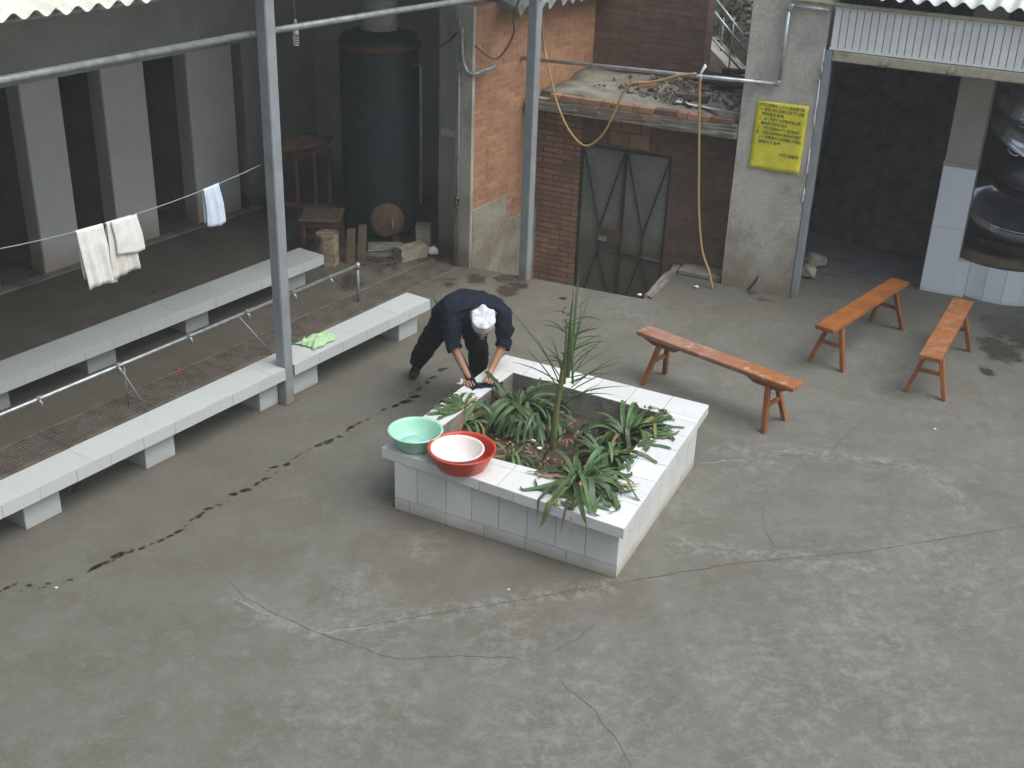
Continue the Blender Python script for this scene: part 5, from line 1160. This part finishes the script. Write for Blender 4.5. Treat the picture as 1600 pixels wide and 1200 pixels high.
# ================================================================== WOODEN STOOLS
def wooden_bench(label, P, Fp, h, m_top, m_leg, group='narrow wooden benches in the yard', bracket=False):
    """P: four seat corners (z=h), order: end1 left, end1 right, end2 right, end2 left; Fp: ends' direction handled from seat axis"""
    e1 = (P[0]+P[1])/2; e2 = (P[2]+P[3])/2; ax = (e2-e1); L_ = ax.length; ax.normalize(); sd_ = Vector((-ax.y, ax.x, 0)); w_ = .185
    c = (e1+e2)/2; t_ = thing('wooden_bench', Vector((c.x, c.y, 0)), label, 'bench', group)
    bm = nb(); box(bm, e1-sd_*w_/2-Z*.038, ax*L_, sd_*w_, Z*.038)
    bmesh.ops.subdivide_edges(bm, edges=[e for e in bm.edges if e.calc_length() > .5], cuts=10)
    for v in bm.verts:
        k = noise.noise(v.co*3); v.co += sd_*k*.004+Z*.003*noise.noise(v.co*2)
    bmesh.ops.bevel(bm, geom=[e for e in bm.edges if len(e.link_faces) == 2 and e.calc_face_angle(0) > 1], offset=.005, segments=2, affect='EDGES')
    finish('seat', bm, m_top, t_)
    for k, e in ((1, e1), (-1, e2)):
        for s_ in (-1, 1):
            top = e+ax*(k*.24)+sd_*(s_*.055)-Z*.038; bot = e+ax*(k*.165)+sd_*(s_*.165); bot.z = 0; bm = nb()
            u, v = ax*.021, sd_*.019; hexa(bm, [bot-u-v, bot+u-v, bot+u+v, bot-u+v, top-u*1.1-v*1.1, top+u*1.1-v*1.1, top+u*1.1+v*1.1, top-u*1.1+v*1.1]); bevel(bm, .004); finish('leg', bm, m_leg, t_)
        zf = .5; a_ = e+ax*(k*.2025); a_.z = h*.5; bm = nb(); box(bm, a_-sd_*.098-ax*.012-Z*.02, ax*.024, sd_*.196, Z*.036); bevel(bm, .003); finish('stretcher', bm, m_leg, t_)
        if bracket:
            b0 = e+ax*(k*.04)-Z*.0385; bm = nb(); x1, x2 = ax*(k*.42), ax*(k*.05)
            hexa(bm, [b0+ax*(k*.10)-sd_*.05-Z*.055, b0+ax*(k*.34)-sd_*.05-Z*.055, b0+ax*(k*.34)+sd_*.05-Z*.055, b0+ax*(k*.10)+sd_*.05-Z*.055, b0-sd_*.07, b0+x1-sd_*.07, b0+x1+sd_*.07, b0+sd_*.07]); finish('apron', bm, m_leg, t_)
        else:
            b0 = e+ax*(k*.10)-Z*.0385; bm = nb(); box(bm, b0-sd_*.06-Z*.03, ax*(k*.26), sd_*.12, Z*.03); bevel(bm, .003); finish('apron', bm, m_leg, t_)
    return t_
hA = .44
wooden_bench('long narrow wooden bench with faded pinkish-orange paint, nearest the planter', [at(994, 515, hA), at(1015, 511, hA), at(1258, 592, hA), at(1238, 612, hA)], None, hA, 'wood_pink', 'wood_orange', bracket=True)
wooden_bench('glossy orange-brown wooden bench, left of the pair by the kitchen opening', [at(1274, 506, hA), at(1303, 518, hA), at(1421, 441, hA), at(1394, 432, hA)], None, hA, 'wood_orange', 'wood_orange')
wooden_bench('worn orange-brown wooden bench with scuffed middle, right of the pair by the kitchen', [at(1435, 553, hA), at(1471, 563, hA), at(1523, 471, hA), at(1489, 464, hA)], None, hA, 'wood_worn', 'wood_orange')

# ================================================================== PERSON
random.seed(3)
pe = thing('person', Vector((-.5, 9.4, 0)), 'person in dark clothes and white cap bending over the planter rim, washing with both hands', 'person')
V = Vector
pel = V((-.49, 9.17, .81)); mid = V((-.42, 9.07, .925)); chest = V((-.31, 8.93, .95)); neck = V((-.275, 8.83, .955)); head = V((-.245, 8.715, .895))
shR, shL = V((-.50, 8.83, .93)), V((-.09, 8.93, .93)); elR, elL = V((-.475, 8.74, .70)), V((-.075, 8.82, .70)); wrR, wrL = V((-.365, 8.62, .525)), V((-.168, 8.68, .53))
haR, haL = V((-.335, 8.545, .497)), V((-.185, 8.59, .497))
hpR, hpL = V((-.57, 9.20, .73)), V((-.37, 9.22, .73)); knR, knL = V((-.72, 9.34, .43)), V((-.285, 9.20, .45)); anR, anL = V((-.85, 9.66, .10)), V((-.30, 9.42, .10))
# bare body: one continuous surface
vs_ = [pel, mid, chest, neck, shR, elR, wrR, haR, shL, elL, wrL, haL, hpR, knR, anR, hpL, knL, anL]
es_ = [(0, 1), (1, 2), (2, 3), (2, 4), (4, 5), (5, 6), (6, 7), (2, 8), (8, 9), (9, 10), (10, 11), (0, 12), (12, 13), (13, 14), (0, 15), (15, 16), (16, 17)]
rd_ = [(.13, .10), (.13, .10), (.14, .10), .052, .055, .040, .027, (.035, .018), .055, .040, .027, (.035, .018), .08, .055, .036, .08, .055, .036]
bm = skinmesh(vs_, es_, rd_, 2)
# fingers and head joined into the same body mesh
def add_bm(dst, src):
    m_ = bpy.data.meshes.new('x'); src.to_mesh(m_); src.free(); dst.from_mesh(m_); bpy.data.meshes.remove(m_)
rimz = PZ+.001
for hc, wr, sgn in ((haR, wrR, 1), (haL, wrL, -1)):
    fd_ = (hc-wr); fd_.z = 0; fd_.normalize(); sd_ = V((-fd_.y, fd_.x, 0)); tips = ((-.030, .060), (-.010, .074), (.012, .070), (.033, .052))
    for k, (o_, l_) in enumerate(tips):
        b0 = hc+sd_*o_*.9; p1 = hc+fd_*.025+sd_*o_; p2 = hc+fd_*(.025+l_*.5)+sd_*o_*1.08-Z*.008; p3 = hc+fd_*(.02+l_)+sd_*o_*1.12-Z*.030; p3.z = max(p3.z, rimz+.010); p2.z = max(p2.z, rimz+.013)
        add_bm(bm, skinmesh([b0, p1, p2, p3], [(0, 1), (1, 2), (2, 3)], [.010, .0105, .0095, .0075], 1))
    th0 = hc-fd_*.025+sd_*(.028*-sgn); th1 = hc+fd_*.01+sd_*(.048*-sgn)-Z*.012; th2 = hc+fd_*.035+sd_*(.050*-sgn)-Z*.024; th2.z = max(th2.z, rimz+.011)
    add_bm(bm, skinmesh([th0, th1, th2], [(0, 1), (1, 2)], [.012, .0115, .009], 1))
# head: face looks down towards the hands
fdir = V((-.04, -.80, -.60)).normalized(); upd = V((.06, -.56, .80)); upd = (upd-fdir*upd.dot(fdir)).normalized(); sdd = fdir.cross(upd)
hb = nb(); bmesh.ops.create_uvsphere(hb, u_segments=32, v_segments=24, radius=1)
def gs(x, y, z, cx, cy, cz, r): return math.exp(-((x-cx)**2+(y-cy)**2+(z-cz)**2)/(r*r))
for v in hb.verts:
    x, y, z = v.co   # x side, y face(front), z up
    jaw = 1-.28*max(0, -z)**1.3; px_ = x*.074*jaw; py_ = y*(.094 if y < 0 else .088)*(1-.06*max(0, -z)); pz_ = z*.112
    py_ += .026*gs(x, y, z, 0, 1, -.12, .20)+.010*gs(x, y, z, 0, 1, .08, .2)+.010*gs(x, y, z, 0, .85, -.50, .22)+.012*gs(x, y, z, 0, .6, -.88, .3)
    py_ -= .012*gs(x, y, z, .38, .9, .10, .2)+.012*gs(x, y, z, -.38, .9, .10, .2)+.006*gs(x, y, z, 0, .9, -.34, .12)
    v.co = head+sdd*px_+fdir*py_+upd*pz_
add_bm(bm, hb)
for s_ in (-1, 1):   # ears
    eb = nb(); bmesh.ops.create_uvsphere(eb, u_segments=12, v_segments=8, radius=1)
    for v in eb.verts: v.co = head+sdd*(s_*(.076+.010*v.co.x*s_+.004*v.co.y))+fdir*(.000-.018*v.co.y)+upd*(-.008+.032*v.co.z)
    add_bm(bm, eb)
body = finish('body', bm, 'skin', pe, True)
for s_ in (-1, 1):
    eb = nb(); bmesh.ops.create_uvsphere(eb, u_segments=12, v_segments=8, radius=.0115)
    for v in eb.verts: v.co += head+sdd*(s_*.030)+fdir*.072+upd*.010
    finish('eye', eb, 'hair', body, True)
lb_ = nb(); tube(lb_, [head+fdir*.093+upd*-.052+sdd*-.022, head+fdir*.098+upd*-.053, head+fdir*.093+upd*-.052+sdd*.022], .005, 6); MT['lip'] = mat('lips', (.28, .12, .09), .5, .1, 20, bump=0); finish('mouth', lb_, 'lip', body, True)
# hair
hb = nb(); bmesh.ops.create_uvsphere(hb, u_segments=32, v_segments=20, radius=1)
for v in list(hb.verts):
    if v.co.z < -.35 or (v.co.y > .35 and v.co.z < .45) or (v.co.z < .05 and v.co.y > .0): hb.verts.remove(v)
for v in hb.verts: v.co = head+sdd*(v.co.x*.0775)+fdir*(v.co.y*.097-.002)+upd*(v.co.z*.100)
finish('hair', hb, 'hair', body, True)
# cap: band and puffy faceted crown
cp = nb(); n_ = 32; rings = []
for (rr, hh, pol) in ((.083, .022, 0), (.0885, .025, 0), (.0905, .068, 0), (.088, .074, .0), (.098, .112, .8), (.096, .120, .8), (.060, .119, .3), (.028, .120, 0), (.0, .121, 0)):
    ring_ = []
    for k in range(n_):
        a = 2*math.pi*k/n_; w6 = 2*math.pi/6; ph = ((a+.35) % w6)-w6/2; pf = math.cos(w6/2)/math.cos(ph) # hexagon outline, corners out
        r2 = rr*(1+pol*(pf/.93-1)) if pol else rr; cre = .013*pol*math.cos(6*(a+.35)) if hh > .09 else 0
        q = head+upd*(hh+cre)+sdd*(math.cos(a)*r2)+fdir*(math.sin(a)*r2*1.08-.004)
        ring_.append(cp.verts.new(q))
        if rr == 0: break
    rings.append(ring_)
for a_, b_ in zip(rings, rings[1:]):
    for k in range(n_):
        if len(b_) == 1: cp.faces.new([a_[k], a_[(k+1) % n_], b_[0]])
        else: cp.faces.new([a_[k], a_[(k+1) % n_], b_[(k+1) % n_], b_[k]])
bmesh.ops.subdivide_edges(cp, edges=cp.edges[:], cuts=1, use_grid_fill=True)
for v in cp.verts:
    rel = (v.co-head).dot(upd)
    if rel > .08: v.co += upd*(.016*noise.noise(v.co*17+V((3, 0, 0)))+.010*noise.noise(v.co*34))*min(1, (rel-.08)/.02)
finish('cap', cp, 'cap', pe, True)
# jacket
vs_ = [pel+V((.0, .0, .0)), mid+Z*.0, chest+Z*-.005, neck+V((-.005, .03, -.01)), shR+V((-.015, 0, -.005)), (shR+elR)/2+V((-.01, 0, 0)), elR+V((-.002, 0, -.0)), shL+V((.015, 0, -.005)), (shL+elL)/2+V((.01, 0, 0)), elL]
es_ = [(0, 1), (1, 2), (2, 3), (2, 4), (4, 5), (5, 6), (2, 7), (7, 8), (8, 9)]
rd_ = [(.215, .165), (.215, .17), (.205, .155), (.085, .08), .095, .080, .070, .095, .080, .070]
jb = skinmesh(vs_, es_, rd_, 3)
def wrinkle(b_, amp, ax=V((1, .3, .2))):
    b_.normal_update(); nn = [v.normal.copy() for v in b_.verts]
    for v, q in zip(b_.verts, nn):
        c_ = v.co; f = V((c_.x*10, c_.y*6, c_.z*13)); wv = noise.noise(c_*4)*2
        k = 1-abs(noise.noise(f+V((wv, wv*.5, 0))))*3.2; k2 = 1-abs(noise.noise(f*2.1+V((9, wv, 0))))*3
        v.co = c_+q*(amp*max(0, k)+amp*.45*max(0, k2)-amp*.5)
wrinkle(jb, .016)
for v in jb.verts: v.co += v.normal*0 if False else V((noise.noise(v.co*9), noise.noise(v.co*9+V((5, 0, 0))), noise.noise(v.co*9+V((0, 5, 0)))))*.011+V((0, 0, 1))*.007*noise.noise(V((v.co.x*26, v.co.y*9, v.co.z*12)))
finish('jacket', jb, 'navy', pe, True)
# short wide sleeve cuffs
for e_, w_, s_ in ((elR, wrR, -1), (elL, wrL, 1)):
    d = (w_-e_).normalized(); bm = nb(); lathe(bm, [(.050, -.05), (.062, -.01), (.067, .035), (.064, .038), (.056, .0), (.045, -.04)], e_-V((0, 0, 0)), 22, axis=d)
    for v in bm.verts: v.co += V((noise.noise(v.co*25), noise.noise(v.co*25+V((3, 0, 0))), 0))*.006
    finish('sleeve', bm, 'navy', pe, True)
# trousers
vs_ = [pel+V((-.01, .01, -.08)), hpR, (hpR+knR)/2, knR, (knR+anR)/2, anR-Z*.01, hpL, (hpL+knL)/2, knL, (knL+anL)/2, anL-Z*.01]
es_ = [(0, 1), (1, 2), (2, 3), (3, 4), (4, 5), (0, 6), (6, 7), (7, 8), (8, 9), (9, 10)]
rd_ = [(.15, .13), .125, .110, .092, .082, .072, .125, .110, .092, .082, .072]
tb = skinmesh(vs_, es_, rd_, 3); wrinkle(tb, .013)
for v in tb.verts: v.co += V((noise.noise(v.co*9), noise.noise(v.co*9+V((5, 0, 0))), 0))*.010
finish('trousers', tb, 'black_cloth', pe, True)
for a_, d in ((anR, V((-.10, -1, 0))), (anL, V((.05, -1, 0)))):
    d.normalize(); h0 = V((a_.x, a_.y, 0))-d*.05; bm = nb(); bmesh.ops.create_uvsphere(bm, u_segments=20, v_segments=12, radius=1); s2 = V((-d.y, d.x, 0))
    for v in bm.verts:
        x, y, z = v.co; wdt = .044+.008*max(0, y); hh = (.055 if y < 0 else .055-.022*y); v.co = h0+d*(.09+y*.135)+s2*(x*wdt)+Z*(max(-.92, z)*hh*.78+.0395)
    mn = min(v.co.z for v in bm.verts)
    for v in bm.verts: v.co.z -= mn
    finish('shoe', bm, 'shoe', pe, True)
# what is being washed: dark strip of cloth and a clear bag under the hands
hm = (haR+haL)/2
rumple('dark_cloth', 'dark wet strip of cloth under the hands on the planter rim', 'cloth', 'navy', V((hm.x+.06, hm.y-.075, rimz)), V((.93, .37, 0)), V((-.37, .93, 0)), .26, .045, .02, 2.2, 12, .003)
rumple('clear_bag', 'small pale plastic bag by the left hand on the planter rim', 'bag', 'bagging', V((hm.x-.10, hm.y-.02, rimz)), V((.93, -.2, 0)).normalized(), V((.2, .93, 0)).normalized(), .12, .10, .03, 6.1, 12, .001)

bm = nb(); q = S(9.97, -6.68, .0); lathe(bm, [(.20, .001), (.15, .010), (.08, .014), (0, .015)], q, 30)
for v in bm.verts:
    d = v.co-q; k = 1+.45*noise.noise(Vector((d.x*9, d.y*9, 1))); v.co.x = q.x+d.x*k; v.co.y = q.y+d.y*k*.62; v.co.z = max(.001, d.z*(1+.8*noise.noise(d*25)))
tag(finish('dark_soil_heap', bm, 'soil', smooth=True), 'low dark patch of wet soil at the foot of the corner post', 'soil')
rock('red_scrap', 'small red scrap on the shed floor near the water pipe', 'litter', 'red_plastic', at(276, 577), (.035, .02, .008), 2)

bm = nb(); box(bm, Vector((-9, -1.5, 0)), Vector((18, 0, 0)), Vector((0, .5, 0)), Z*5.6); tag(finish('added_rear_wall', bm, 'concrete'), 'tall plain unseen wall added behind the viewpoint to block sky light', 'wall')  # unseen house wall added behind the camera, shading faces turned towards it

bm = nb(); g_ = []; nu, nv = 44, 40
for i in range(nu+1):
    r_ = []
    for j in range(nv+1):
        u, v = i/nu, j/nv; q = Fc(-2.85+u*1.9, 14.1+.75*v-.35*math.sin(u*2.6), .012+v*2.5)
        k = noise.noise(q*2.2)*.22+abs(noise.noise(q*5))*.16+noise.noise(q*12)*.05; r_.append(bm.verts.new(q-FN*(k*(1 if v > .02 else .3))))
    g_.append(r_)
for i in range(nu):
    for j in range(nv): bm.faces.new([g_[i][j], g_[i+1][j], g_[i+1][j+1], g_[i][j+1]])
MT['heap'] = mat('sooty_fuel_heap', (.10, .075, .06), .95, .6, 5, col2=(.04, .038, .036), fine=30, bump=.8)
finish('fuel_heap', bm, 'heap', kind='stuff')['label'] = 'dark rough heap filling the back of the kitchen'
# thin haze added over the yard, lifting dark tones like lens veil
bm = nb(); box(bm, (-14, -4, -1.9), Vector((28, 0, 0)), Vector((0, 27, 0)), Z*9.2)
hz = bpy.data.materials.new('veil_haze'); hz.use_nodes = True; n_, l_ = nodes(hz); n_.remove(n_['Principled BSDF'])
pv = n_.new('ShaderNodeVolumePrincipled'); pv.inputs['Color'].default_value = (.93, .97, .95, 1); pv.inputs['Density'].default_value = .0034; pv.inputs['Anisotropy'].default_value = 0
l_.new(pv.outputs[0], n_['Material Output'].inputs['Volume']); MT['haze'] = hz; finish('haze', bm, 'haze', kind='stuff')
